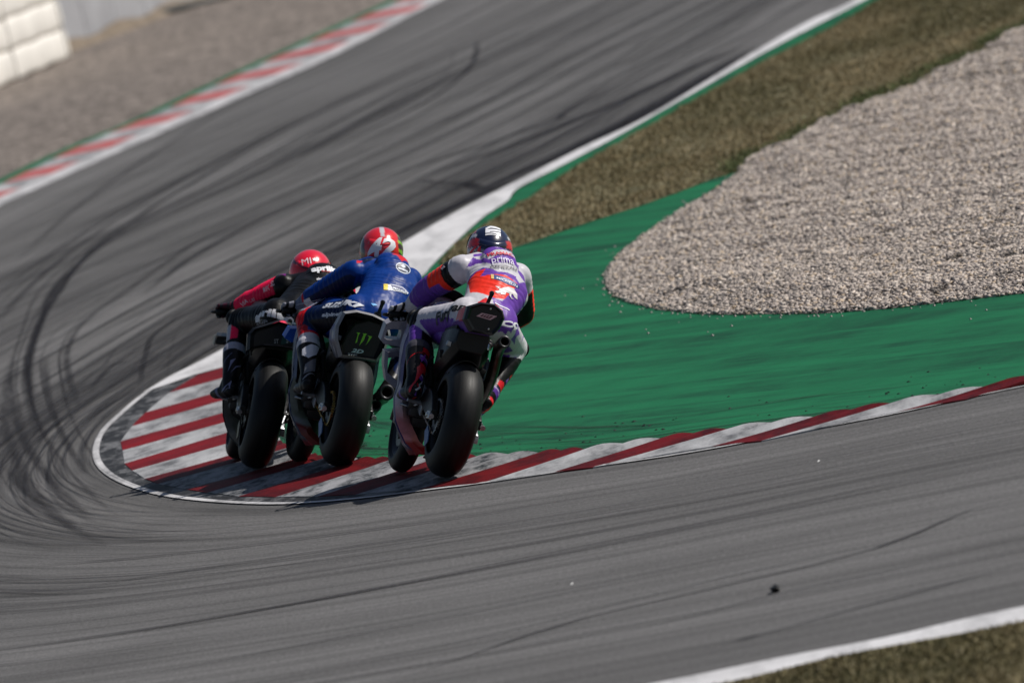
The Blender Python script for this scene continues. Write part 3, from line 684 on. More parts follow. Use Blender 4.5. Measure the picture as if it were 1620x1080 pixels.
# bits on the track
dx, dy = POINTS['debris']
bm = bmesh.new(); bmesh.ops.create_icosphere(bm, subdivisions=2, radius=.03)
for v in bm.verts:
    q = v.co.copy(); f = 1 + .35 * math.sin(q.x * 130 + 1) * math.cos(q.y * 90) + .2 * math.sin(q.z * 160); v.co = Vector((q.x * f * 1.0, q.y * f * 2.2, max(q.z * f * .9, -.012)))
me = bpy.data.meshes.new('rubber_debris'); bm.to_mesh(me); bm.free(); me.materials.append(MATTE)
o = bpy.data.objects.new('rubber_debris', me); o.location = (dx, dy, .013); COL.objects.link(o)
tag(o, 'torn lump of black rubber lying on the near track', 'debris')
SCRAP = plain('white_scrap', (.7, .7, .68), .7)
for key, lab in (('f1', 'tiny white paper scrap on the track below the kerb'), ('f2', 'tiny white paper scrap left of the rubber lump')):
    x, y = POINTS[key]; mb = MB()
    mb.add([(-.012, -.02, 0), (.011, -.012, .004), (.014, .016, .012), (-.008, .02, .003), (0, 0, .014)], [(0, 1, 4), (1, 2, 4), (2, 3, 4), (3, 0, 4)])
    o = mb.build('paper_scrap', SCRAP); o.location = (x, y, .004); o.scale = (.6, .6, .6); tag(o, lab, 'paper scrap')

# ------------------------------------------------------------ motorcycles
def frame_matrix(pos, yaw, lean, rc=.1):
    """bike frame: x right, y forward, z up, origin under the rear tyre; leans about its tyre's round edge"""
    return Matrix.Translation(Vector(pos)) @ Matrix.Rotation(math.radians(yaw), 4, 'Z') @ Matrix.Translation((0, 0, rc)) @ Matrix.Rotation(math.radians(lean), 4, 'Y') @ Matrix.Translation((0, 0, -rc))

def arcpts(c, r, a0, a1, n, x=0.0):
    return [Vector((x, c[0] + r * math.cos(math.radians(a0 + (a1 - a0) * i / (n - 1))), c[1] + r * math.sin(math.radians(a0 + (a1 - a0) * i / (n - 1))))) for i in range(n)]

def wheel(root, name, y, z, R, hw, rimr, side_disc, rimmat):
    w = MB()
    w.lathe([(-hw * .72, rimr + .012), (-hw * .78, rimr), (-hw * .62, rimr - .012), (-hw * .25, rimr - .03), (hw * .25, rimr - .03), (hw * .62, rimr - .012), (hw * .78, rimr), (hw * .72, rimr + .012)], (0, y, z), n=56)
    for k in range(7):
        a = 2 * math.pi * k / 7
        for s in (-.16, .16):
            w.tube([(0, y + .04 * math.cos(a), z + .04 * math.sin(a)), (0, y + .12 * math.cos(a + s * .7), z + .12 * math.sin(a + s * .7)), (0, y + (rimr - .02) * math.cos(a + s), z + (rimr - .02) * math.sin(a + s))], [.016, .012, .014], 8)
    w.lathe([(-.06, .001), (-.06, .035), (-.03, .045), (.03, .045), (.06, .035), (.06, .001)], (0, y, z), n=24)
    wo = w.build(name, rimmat, root, auto=40)
    t = MB(); rc = hw; prof = [(-hw * .72, rimr + .004), (-hw * .9, rimr + .02)]
    for i in range(25):
        a = math.radians(-100 + 200 * i / 24); prof.append((hw * math.copysign(abs(math.sin(a)) ** .9, math.sin(a)), R - rc + rc * math.cos(a)))
    prof += [(hw * .9, rimr + .02), (hw * .72, rimr + .004)]
    t.lathe(prof, (0, y, z), n=96).build('tyre', RUBBER, wo, smooth=True)
    for s in side_disc:
        d = MB(); dr = .16 if y > .5 else .11
        d.lathe([(s * (hw * .62) - .003, dr * .72), (s * (hw * .62) - .003, dr), (s * (hw * .62) + .003, dr), (s * (hw * .62) + .003, dr * .72)], (0, y, z), n=48, closed=True)
        for k in range(8):
            a = 2 * math.pi * k / 8; d.tube([(s * hw * .62, y + .05 * math.cos(a), z + .05 * math.sin(a)), (s * hw * .62, y + dr * .75 * math.cos(a + .3), z + dr * .75 * math.sin(a + .3))], .006, 6)
        d.build('brake_disc', CARBON if y > .5 else STEEL, wo, auto=40)
    return wo

def grid_surface(rows, thick=.007):
    """rows of 3-D points; returns verts and faces of a sheet with real thickness"""
    m = len(rows); n = len(rows[0]); P = [[Vector(p) for p in r] for r in rows]; V = []; Nn = []
    for i in range(m):
        for j in range(n):
            du = P[i][min(j + 1, n - 1)] - P[i][max(j - 1, 0)]; dv = P[min(i + 1, m - 1)][j] - P[max(i - 1, 0)][j]
            c = du.cross(dv); c = c.normalized() if c.length > 1e-9 else Vector((1, 0, 0))
            V.append(P[i][j]); Nn.append(c)
    k = len(V); V2 = V + [v - q * thick for v, q in zip(V, Nn)]; F = []
    for i in range(m - 1):
        for j in range(n - 1):
            a = i * n + j; F.append((a, a + 1, a + n + 1, a + n)); F.append((k + a, k + a + n, k + a + n + 1, k + a + 1))
    for j in range(n - 1):
        F.append((j, k + j, k + j + 1, j + 1)); b = (m - 1) * n + j; F.append((b, b + 1, k + b + 1, k + b))
    for i in range(m - 1):
        a = i * n; F.append((a, a + n, k + a + n, k + a)); b = i * n + n - 1; F.append((b, k + b, k + b + n, b + n))
    return V2, F

ZL = [1.03, .97, .9, .82, .74, .66, .58, .5, .42, .35, .28, .22, .16, .11]
def ip(z, tab):
    tab = sorted(tab); return float(np.interp(z, [t[0] for t in tab], [t[1] for t in tab]))

def fairing_side(s, col, root, w=1.0):
    rear = [(1.03, 1.08), (.97, 1.0), (.9, .9), (.82, .82), (.74, .74), (.58, .70), (.42, .68), (.28, .60), (.2, .52), (.11, .5)]
    frnt = [(1.03, 1.5), (.97, 1.56), (.9, 1.62), (.8, 1.6), (.7, 1.46), (.58, 1.28), (.42, 1.16), (.28, 1.08), (.11, .98)]
    half = [(1.03, .15), (.97, .185), (.9, .21), (.74, .262), (.6, .262), (.5, .25), (.42, .262), (.35, .252), (.28, .236), (.22, .207), (.16, .165), (.11, .08)]
    rows = []; n = 16
    zz = []
    for a, b in zip(ZL[:-1], ZL[1:]): zz += [a, (2 * a + b) / 3, (a + 2 * b) / 3]
    zz.append(ZL[-1])
    for z in zz:
        y0, y1, h = ip(z, rear), ip(z, frnt), ip(z, half) * w; r = []
        for j in range(n):
            t = j / (n - 1); y = y0 + (y1 - y0) * t
            x = h * (1 - .30 * t - .35 * max(0, t - .3) ** 1.5)
            r.append((s * x, y, z))
        rows.append(r if s > 0 else r)
    V, F = grid_surface(rows, .008 * s)
    mb = MB(); mb.add(V, F); p = mb.build('fairing_panel', PAINT, root, col=col, auto=50)
    # rear-facing lip folded inward
    lip = []
    for z in zz:
        y0, h = ip(z, rear), ip(z, half) * w; d = .085 if z < .46 else .03
        lip.append([(s * h, y0 - .001, z), (s * (h - d * .5), y0 - .012, z + .008), (s * (h - d), y0 + .045, z + .03)])
    V, F = grid_surface(lip, .006 * s)
    l = MB(); l.add(V, F); l.build('fairing_lip', PAINT, p, col=LIPCOL[0], auto=50)
    return p
LIPCOL = [None]

def moto(i, name, pos, yaw, lean, sch):
    root = empty(name); M = frame_matrix(pos, yaw, lean); root.matrix_world = M
    WH = .345
    rw = wheel(root, 'rear_wheel', 0, WH, .345, .107, .216, (1,), sch['rim'])
    fw = wheel(root, 'front_wheel', 1.45, .31, .31, .066, .212, (-1, 1), sch['rim'])
    # rear sprocket, chain, axle
    m = MB(); m.lathe([(-.108, .05), (-.108, .098), (-.102, .098), (-.102, .05)], (0, 0, WH), n=40, closed=True)
    for k in range(20):
        a = 2 * math.pi * k / 20; m.box((-.105, .1 * math.cos(a), WH + .1 * math.sin(a)), (.006, .014, .014), Matrix.Rotation(a, 3, 'X'))
    m.build('sprocket', DALLOY, rw, auto=30)
    m = MB(); m.lathe([(-.175, .0), (-.175, .013), (-.16, .02), (-.145, .02), (-.143, .03), (-.132, .03), (-.13, .016), (.13, .016), (.132, .028), (.143, .028), (.145, .018), (.165, .018), (.168, 0)], (0, 0, WH), n=20).build('axle', STEEL, rw, auto=40)
    ch = MB(); cp = arcpts((0, WH), .104, 75, 285, 26, -.105)[:]; fs = arcpts((.56, .42), .045, -75, 75, 9, -.105)
    top0 = fs[-1]; loop = cp + [cp[-1].lerp(fs[0], t) for t in np.linspace(.04, .96, 26)] + fs + [fs[-1].lerp(cp[0], t) for t in np.linspace(.04, .96, 26)]
    for a, b in zip(loop, loop[1:] + loop[:1]):
        d = (b - a); 
        if d.length < 1e-5: continue
        ang = math.atan2(d.z, d.y); ch.box((a + b) / 2, (.017 if random.random() < .5 else .011, d.length * .8, .013), Matrix.Rotation(ang, 3, 'X'))
    ch.build('chain', sch['chain'], root)
    # swingarm
    for s in (-1, 1):
        m = MB(); secs = []
        for t in np.linspace(0, 1, 10):
            y = -.06 + .62 * t; z = WH + .09 * t + .035 * math.sin(math.pi * t); h = .032 + .05 * math.sin(math.pi * min(1, t * 1.15)) ** .8; w = .02 + .006 * t; x = s * (.136 - .03 * t)
            secs.append([(x - w, y, z - h * .8), (x + w, y, z - h * .8), (x + w * 1.1, y, z), (x + w, y, z + h), (x - w, y, z + h), (x - w * 1.1, y, z)])
        sw = m.loft(secs).build('swingarm', sch['swing'], root, auto=40, bevel=.004)
        a = MB(); a.box((s * .158, -.005, WH), (.018, .07, .05), None, .006); a.build('axle_block', STEEL, sw)
        a = MB(); a.tube([(s * .16, -.08, WH + .0), (s * .16, -.12, WH - .01)], [.012, .016], 8); a.build('paddock_stand_bobbin', ALLOY, sw)
    # brake caliper and brackets low on the right, chain guard fin low on the left
    m = MB(); m.box((.115, -.1, WH - .06), (.05, .07, .04), Matrix.Rotation(.5, 3, 'X'), .008); m.box((.13, -.125, WH - .085), (.03, .02, .05), None, .004)
    m.tube([(.12, -.1, WH - .03), (.14, -.03, WH + .05), (.13, .1, WH + .09)], .006, 6); m.build('brake_caliper', ALLOY, root, auto=40)
    m = MB(); m.prism([(-.125, .02, WH - .10), (-.125, .10, WH - .06), (-.125, .16, WH - .10), (-.125, .06, WH - .19), (-.125, -.01, WH - .16)], (-.006, 0, 0)); m.build('chain_guard', sch['guard'], root)
    # hugger over the front of the rear tyre
    rows = []
    for x in np.linspace(-.108, .108, 9):
        r = .345 + .022 - .10 * (abs(x) / .108) ** 2.5
        rows.append([Vector((x, r * math.cos(math.radians(a)), WH + r * math.sin(math.radians(a)))) for a in np.linspace(12, 98, 14)])
    V, F = grid_surface(rows, .005); MB().add(V, F).build('hugger', CARBON, root, auto=50)
    # frame, engine, tank, seat
    for s in (-1, 1):
        MB().tube([(s * .09, .5, .48), (s * .13, .62, .72), (s * .15, .85, .84), (s * .12, 1.1, .9), (s * .05, 1.22, .93)], [.035, .04, .042, .04, .035], 10, squash=.6).build('frame_beam', sch['frame'], root, smooth=True)
        MB().tube([(s * .07, .55, .78), (s * .075, .3, .84), (s * .06, .0, .87)], .015, 8).build('subframe_tube', MATTE, root, smooth=True)
    m = MB(); m.box((0, .78, .45), (.3, .42, .32), Matrix.Rotation(.15, 3, 'X'), .04); m.box((-.13, .64, .42), (.1, .2, .2), None, .03); m.box((.13, .66, .40), (.11, .22, .2), None, .04)
    m.lathe([(-.19, .0), (-.19, .06), (-.17, .075), (-.13, .075)], (0, .6, .42), n=24); m.lathe([(.2, .0), (.2, .07), (.18, .085), (.13, .085)], (0, .66, .38), n=24)
    m.tube([(-.15, .52, .6), (-.17, .6, .5), (-.15, .72, .36)], .014, 8); m.tube([(-.12, .5, .7), (-.17, .58, .62), (-.16, .7, .6)], .01, 8)
    m.build('engine', DALLOY, root, auto=40)
    m = MB(); m.tube([(0, .42, .55), (0, .36, .74)], [.03, .03], 10); m.tube([(0, .40, .58), (0, .365, .72)], [.038] * 2, 12)
    for k in range(7): m.lathe([(-.004, .034), (0, .045), (.004, .034)], (0, .405 - .006 * k, .57 + .022 * k), (0, -.27, .96), 18)
    m.build('rear_shock', sch['shock'], root, auto=40)
    secs = []
    for y, hw, z0, z1 in ((.48, .09, .80, .90), (.56, .12, .78, .985), (.7, .145, .77, 1.04), (.85, .15, .78, 1.055), (1.0, .13, .80, 1.04), (1.1, .09, .84, 1.0)):
        zc, hz = (z0 + z1) / 2, (z1 - z0) / 2
        secs.append([(hw * math.copysign(abs(math.cos(a)) ** .7, math.cos(a)), y, zc + hz * math.copysign(abs(math.sin(a)) ** .7, math.sin(a))) for a in np.linspace(0, 2 * math.pi, 24, endpoint=False)])
    MB().loft(secs).build('fuel_tank', PAINT, root, col=sch['tank'], smooth=True)
    secs = []
    for y, hw, z0, z1 in ((.06, .10, .86, .915), (.2, .115, .855, .90), (.38, .11, .84, .885), (.5, .085, .83, .90)):
        secs.append([(-hw, y, z0), (hw, y, z0), (hw, y, z1 - .012), (hw * .8, y, z1), (-hw * .8, y, z1), (-hw, y, z1 - .012)])
    MB().loft(secs).build('seat', MATTE, root, auto=40)
    # tail unit: outline at the rear end, drawn in and dropped towards the seat
    rp = [Vector((p[0], sch['tail_y'] + (p[2] if len(p) > 2 else 0), p[1])) for p in sch['tail']]
    cz = sum(p.z for p in rp) / len(rp); cxm = sum(p.x for p in rp) / len(rp); secs = []
    for (t, sx, sz, dz, y) in ((0, .9, .9, 0, 0), (0, 1, 1, 0, .022), (.25, 1.02, .97, -.01, .13), (.55, .95, .8, -.03, .30), (1, .72, .5, -.065, .46)):
        secs.append([Vector(((p.x - cxm) * sx + cxm * (1 - t), p.y * (1 - t * .6) + y * 1.0 + (sch['tail_y'] * .6 * t), cz + (p.z - cz) * sz + dz)) for p in rp])
    n = len(rp); mb = MB(); mb.loft(secs, cap=False); mb.f.append(tuple(4 * n + k for k in range(n)))
    # denser along the length so the paint edges stay crisp
    tail = mb.build('tail_unit', PAINT, root)
    bm = bmesh.new(); bm.from_mesh(tail.data); bmesh.ops.subdivide_edges(bm, edges=bm.edges[:], cuts=5, use_grid_fill=True); bm.to_mesh(tail.data); bm.free()
    a = tail.data.color_attributes.new('col', 'FLOAT_COLOR', 'POINT')
    for k, v in enumerate(tail.data.vertices): a.data[k].color = (*sch['tail_col'](v.co), 1)
    tail.data.polygons.foreach_set('use_smooth', [True] * len(tail.data.polygons)); tail.data.set_sharp_from_angle(angle=math.radians(35))
    ins = [Vector(((p.x - cxm) * .9 + cxm, p.y + .004, cz + (p.z - cz) * .9)) for p in rp] if sch.get('panel') is None else [Vector((p[0], sch['tail_y'] - .003, p[1])) for p in sch['panel']]
    ctr = sum(ins, Vector()) / len(ins)
    inn = [ctr + (p - ctr) * .86 + Vector((0, sch.get('panel_in', .012), 0)) for p in ins]
    mb = MB(); k = len(ins); mb.add(ins + inn, [(q, (q + 1) % k, k + (q + 1) % k, k + q) for q in range(k)] + [tuple(range(k, 2 * k))])
    pan = mb.build('tail_panel', PAINT, tail, col=sch['panel_col'])
    for (x, z) in sch.get('bolts', ()):
        MB().lathe([(0, .006), (-.003, .006), (-.005, .003), (-.005, 0)], (x, sch['tail_y'] + .008, z), (0, 1, 0), 10).build('bolt', STEEL, tail)
    # camera mast on the tail
    mx, my, mz = sch['mast']
    m = MB(); m.box((mx - .01, my + .02, mz - .085), (.042, .05, .06), Matrix.Rotation(-.2, 3, 'Y'), .008); m.tube([(mx - .012, my, mz - .06), (mx - .002, my, mz - .01), (mx, my, mz)], [.011, .012, .014], 10)
    m.lathe([(-.015, .0), (-.012, .012), (0, .016), (.012, .012), (.015, 0)], (mx, my, mz + .006), (0, 1, 0), 14); m.build('camera_mast', CARBON, root, auto=45)
    # exhaust
    for path, r, bore in sch['pipes']:
        P = resample(path, 18); e = MB().tube([tuple(p) for p in P], [r * (1.0 if k < 15 else 1.08) for k in range(18)], 16, cap=False).build('exhaust_pipe', DARKSTEEL, root, smooth=True)
        d = Vector(P[-1] - P[-2]).normalized(); q = Vector(P[-1])
        MB().lathe([(-.05, r * .5), (-.012, bore), (.004, bore), (.006, r * 1.06), (-.004, r * 1.12)], q, d, 20).build('tail_pipe_ring', DALLOY, e, smooth=True)
    # black undertray closing the gap between tail and tyre
    secs = []
    for y, hw, z0, z1 in ((-.02, .10, .76, .88), (.06, .125, .70, .88), (.2, .135, .64, .87), (.36, .13, .60, .85), (.46, .11, .56, .82)):
        secs.append([(-hw * .7, y, z0), (hw * .7, y, z0), (hw, y, z0 + .05), (hw * .95, y, z1), (-hw * .95, y, z1), (-hw, y, z0 + .05)])
    MB().loft(secs).build('undertray', CARBON, root, auto=40, bevel=.006)
    m = MB()
    for x, y, z, a, b, c in ((-.07, .1, .78, .05, .09, .05), (.06, .16, .77, .06, .1, .06), (0, .28, .72, .16, .12, .09), (-.13, .2, .72, .03, .06, .05), (.13, .24, .66, .05, .1, .06)): m.box((x, y, z), (a, b, c), Matrix.Rotation(.1 * x * 20, 3, 'Y'), .008)
    for x in (-.1, -.03, .05, .11): m.tube([(x, .02, .80), (x * 1.2, .12, .74), (x * .8, .3, .68)], .007, 6)
    m.build('undertail_electronics', MATTE, root, auto=40)
    m = MB(); m.box((-.125, .05, .785), (.03, .035, .03), Matrix.Rotation(.15, 3, 'Y'), .004); m.build('sensor_box', ALLOY, root)
    MB().box((.10, .0, .82), (.03, .05, .05), Matrix.Rotation(.6, 3, 'Z'), .012).build('exhaust_clamp', STEEL, root)
    # fairing
    LIPCOL[0] = sch['lip']
    fl = fairing_side(-1, sch['fair'], root, sch.get('fw', 1.0)); fairing_side(1, sch['fair'], root, sch.get('fw', 1.0))
    secs = []
    for y, hw, z0, z1 in ((1.28, .19, .84, 1.08), (1.4, .18, .80, 1.1), (1.55, .15, .76, 1.06), (1.68, .1, .76, .98), (1.76, .04, .8, .9)):
        secs.append([(hw * math.cos(a), y, (z0 + z1) / 2 + (z1 - z0) / 2 * math.sin(a)) for a in np.linspace(0, 2 * math.pi, 20, endpoint=False)])
    MB().loft(secs).build('nose_fairing', PAINT, root, col=sch['nose'], smooth=True)
    rows = []
    for a in np.linspace(15, 165, 13):
        rows.append([(.17 * math.cos(math.radians(a)) * (1 - t * .45), 1.2 + .38 * t, 1.02 + (.125 - .09 * t) * math.sin(math.radians(a))) for t in np.linspace(0, 1, 8)])
    V, F = grid_surface(rows, .003); MB().add(V, F).build('windscreen', SMOKE, root, smooth=True)
    for wdef in sch['wings']:
        d = wdef.get('d', (0.0, .12, .02)); y = wdef['y']
        if 'hole' in wdef:
            A = [Vector((p[0], y, p[1])) for p in wdef['out']]; B = [Vector((p[0], y, p[1])) for p in wdef['hole']]; k = len(A); D = Vector(d); mb = MB()
            mb.add(A + B + [p + D for p in A] + [p + D for p in B], [(q, (q + 1) % k, k + (q + 1) % k, k + q) for q in range(k)] + [(2 * k + q, 3 * k + q, 3 * k + (q + 1) % k, 2 * k + (q + 1) % k) for q in range(k)] + [(q, 2 * k + q, 2 * k + (q + 1) % k, (q + 1) % k) for q in range(k)] + [(k + q, k + (q + 1) % k, 3 * k + (q + 1) % k, 3 * k + q) for q in range(k)])
        else: mb = MB().prism([(p[0], y, p[1]) for p in wdef['out']], d)
        mb.build('winglet', PAINT, root, col=wdef['c'], auto=35, bevel=.003)
        if wdef.get('mirror', True):
            mb2 = MB(); mb2.add([(-v[0], v[1], v[2]) for v in mb.v], mb.f); mb2.build('winglet', PAINT, root, col=wdef['c'], auto=35, bevel=.003)
    # forks, mudguard, calipers
    for s in (-1, 1):
        f = MB().tube([(s * .1, 1.46, .3), (s * .1, 1.37, .55)], .026, 12).tube([(s * .1, 1.37, .55), (s * .1, 1.22, .98)], .031, 12).build('fork_leg', DALLOY, root, smooth=True)
        MB().box((s * .09, 1.36, .34), (.06, .06, .12), None, .012).build('front_caliper', DALLOY, f)
    rows = []
    for x in np.linspace(-.075, .075, 7):
        r = .325 - .09 * (abs(x) / .075) ** 2.5; rows.append([Vector((x, 1.45 + r * math.cos(math.radians(a)), .31 + r * math.sin(math.radians(a)))) for a in np.linspace(35, 165, 16)])
    V, F = grid_surface(rows, .004); MB().add(V, F).build('front_mudguard', PAINT, root, col=sch['mud'], smooth=True)
    # bars, levers, footrests
    for s in (-1, 1):
        b = MB().tube([(s * .09, 1.2, .955), (s * .2, 1.185, .935), (s * .33, 1.145, .905)], [.014, .013, .013], 10).build('handlebar', DALLOY, root, smooth=True)
        MB().tube([(s * .215, 1.182, .932), (s * .325, 1.147, .906)], [.018, .018], 12).build('grip', MATTE, b, smooth=True)
        MB().tube([(s * .17, 1.23, .93), (s * .25, 1.255, .925), (s * .33, 1.235, .905)], [.008, .007, .006], 8).build('lever', ALLOY, b, smooth=True)
        MB().tube([(s * .335, 1.143, .904), (s * .35, 1.2, .9), (s * .335, 1.29, .9), (s * .30, 1.31, .9)], [.01, .009, .009, .008], 8).build('lever_guard', CARBON, b, smooth=True)
        p = MB().box((s * .13, .46, .43), (.012, .12, .16), Matrix.Rotation(.3, 3, 'X'), .004).tube([(s * .135, .45, .41), (s * .225, .44, .415)], .012, 10).build('footrest', ALLOY, root, auto=40)
        MB().tube([(s * .15, .5, .40), (s * .18, .62, .38), (s * .23, .63, .385)], [.008, .007, .009], 8).build('foot_lever', ALLOY, p, smooth=True)
        MB().prism([(s * .125, .37, .40), (s * .125, .45, .40), (s * .125, .43, .54), (s * .125, .38, .55)], (s * .004, 0, 0)).build('heel_guard', CARBON, p)
    m = MB(); m.box((0, 1.16, 1.0), (.14, .03, .08), Matrix.Rotation(-.5, 3, 'X'), .01); m.tube([(-.12, 1.2, .97), (-.06, 1.12, 1.02), (.04, 1.16, 1.04), (.1, 1.2, .98)], .008, 8); m.tube([(.08, 1.22, .97), (.1, 1.16, 1.06), (.09, 1.2, 1.08)], [.01, .014, .018], 8); m.tube([(-.02, 1.2, .97), (-.03, 1.14, 1.05)], [.012, .018], 8)
    m.build('dash_and_clocks', DALLOY, root, auto=40)
    MB().box((0, 1.08, .52), (.34, .03, .32), Matrix.Rotation(-.25, 3, 'X'), .005).build('radiator', MATTE, root)
    return root

# ------------------------------------------------------------ riders
def sweep(mb, pts, rad, lat=None, n=18):
    """round-ended tapering limb; rad: r or (r_lateral, r_other) per point"""
    pts = [Vector(p) for p in pts]; R = [(r, r) if not hasattr(r, '__len__') else r for r in rad]
    t0 = (pts[1] - pts[0]).normalized(); t1 = (pts[-1] - pts[-2]).normalized(); P = []; Q = []
    for a in (80, 60, 40, 20):
        a = math.radians(a); m = (R[0][0] + R[0][1]) / 2; P.append(pts[0] - t0 * m * math.sin(a)); Q.append((R[0][0] * math.cos(a), R[0][1] * math.cos(a)))
    for p, r in zip(pts, R): P.append(p); Q.append(r)
    for a in (20, 40, 60, 80):
        a = math.radians(a); m = (R[-1][0] + R[-1][1]) / 2; P.append(pts[-1] + t1 * m * math.sin(a)); Q.append((R[-1][0] * math.cos(a), R[-1][1] * math.cos(a)))
    V = []; F = []; prev = None
    for i, p in enumerate(P):
        t = (P[min(i + 1, len(P) - 1)] - P[max(i - 1, 0)]).normalized()
        if lat is not None: q = Vector(lat)
        elif prev is not None: q = prev
        else: q = Vector((1, 0, 0)) if abs(t.x) < .8 else Vector((0, 0, 1))
        a = (q - t * q.dot(t)).normalized(); prev = a; b = t.cross(a)
        for k in range(n):
            th = 2 * math.pi * k / n; V.append(p + a * (Q[i][0] * math.cos(th)) + b * (Q[i][1] * math.sin(th)))
    m = len(P)
    for i in range(m - 1):
        for k in range(n): F.append((i * n + k, i * n + (k + 1) % n, (i + 1) * n + (k + 1) % n, (i + 1) * n + k))
    F.append(tuple(range(n - 1, -1, -1))); F.append(tuple((m - 1) * n + k for k in range(n)))
    mb.add(V, F)

def remeshed(mb, voxel, smooth_it, fac=.5):
    me = bpy.data.meshes.new('tmp'); me.from_pydata([tuple(v) for v in mb.v], [], mb.f); me.update()
    o = bpy.data.objects.new('tmp', me); COL.objects.link(o)
    r = o.modifiers.new('r', 'REMESH'); r.mode = 'VOXEL'; r.voxel_size = voxel; r.adaptivity = 0
    if smooth_it: s = o.modifiers.new('s', 'SMOOTH'); s.factor = fac; s.iterations = smooth_it
    dg = bpy.context.evaluated_depsgraph_get(); dg.update(); ev = o.evaluated_get(dg); out = bpy.data.meshes.new_from_object(ev)
    bpy.data.objects.remove(o); bpy.data.meshes.remove(me)
    return out

def finish(me, name, mat, parent, col, fold=None):
    me.name = name; me.materials.clear(); me.materials.append(mat)
    me.polygons.foreach_set('use_smooth', [True] * len(me.polygons))
    n = len(me.vertices); co = np.empty(n * 3, 'f'); me.vertices.foreach_get('co', co); co = co.reshape(-1, 3)
    no = np.empty(n * 3, 'f'); me.vertices.foreach_get('normal', no); no = no.reshape(-1, 3)
    if fold is not None: me.vertices.foreach_set('co', (co + no * fold(co)[:, None]).astype('f').ravel()); me.update()
    c = np.ones((n, 4), 'f'); c[:, :3] = col(co, no)
    a = me.color_attributes.new('col', 'FLOAT_COLOR', 'POINT'); a.data.foreach_set('color', c.ravel())
    o = bpy.data.objects.new(name, me); COL.objects.link(o); o.parent = parent
    return o

def seg(p, a, b):
    a = np.array(a); b = np.array(b); d = b - a; t = np.clip(((p - a) @ d) / (d @ d), 0, 1); return t, np.linalg.norm(p - a - t[:, None] * d, axis=1)

def bvh_of(o):
    me = o.data; return BVHTree.FromPolygons([v.co.copy() for v in me.vertices], [list(p.vertices) for p in me.polygons])

FONT_CACHE = {}
def text2d(s, bold=.0, shear=0.0, spacing=1.0):
    k = (s, bold, shear, spacing)
    if k not in FONT_CACHE:
        cu = bpy.data.curves.new('t', 'FONT'); cu.body = s; cu.offset = bold; cu.shear = shear; cu.space_character = spacing; cu.align_x = 'CENTER'; cu.resolution_u = 2
        o = bpy.data.objects.new('t', cu); COL.objects.link(o)
        dg = bpy.context.evaluated_depsgraph_get(); dg.update(); me = bpy.data.meshes.new_from_object(o.evaluated_get(dg))
        V = np.array([v.co[:2] for v in me.vertices]); F = [list(p.vertices) for p in me.polygons]
        bpy.data.objects.remove(o); bpy.data.meshes.remove(me)
        mn, mx = V.min(0), V.max(0); V = (V - (mn + mx) / 2) / (mx[1] - mn[1]); FONT_CACHE[k] = (V, F)
    return FONT_CACHE[k]

def decal(name, target, bvh, c, right, up, V2, F2, color, parent, off=.0035, maxe=.008, depth=.25):
    """flat print laid onto a curved surface: V2 in metres in the (right, up) plane at c"""
    R = Vector(right).normalized(); U = (Vector(up) - R * Vector(up).dot(R)).normalized(); Nn = R.cross(U)
    bm = bmesh.new(); vs = [bm.verts.new((p[0], p[1], 0)) for p in V2]
    for f in F2:
        try: bm.faces.new([vs[i] for i in f])
        except ValueError: pass
    bmesh.ops.triangulate(bm, faces=bm.faces[:])
    for _ in range(5):
        es = [e for e in bm.edges if e.calc_length() > maxe]
        if not es: break
        bmesh.ops.subdivide_edges(bm, edges=es, cuts=1); bmesh.ops.triangulate(bm, faces=bm.faces[:])
    C = Vector(c); dead = []
    for v in bm.verts:
        p = C + R * v.co.x + U * v.co.y
        h, n, _, _ = bvh.ray_cast(p + Nn * depth, -Nn, depth * 2)
        if h is None: dead.append(v); continue
        if n.dot(Nn) < 0: n = -n
        v.co = h + n * off
    bmesh.ops.delete(bm, geom=dead, context='VERTS')
    me = bpy.data.meshes.new(name); bm.to_mesh(me); bm.free(); me.materials.append(decal_mat(color))
    o = bpy.data.objects.new(name, me); COL.objects.link(o); o.parent = parent
    return o

def word(target, bvh, s, c, right, up, height, color, parent, width=None, bold=.02, shear=0.0, off=.0035, spacing=1.0, name='lettering'):
    V, F = text2d(s, bold, shear, spacing); V = V * height
    if width: V = V * np.array([width / (V[:, 0].max() - V[:, 0].min()), 1])
    return decal(name, target, bvh, c, right, up, V, F, color, parent, off + .0025)

def shape(target, bvh, polys, c, right, up, color, parent, name='emblem', off=.003):
    V = []; F = []
    for p in polys: F.append(list(range(len(V), len(V) + len(p)))); V += list(p)
    return decal(name, target, bvh, c, right, up, np.array(V, float), F, color, parent, off)

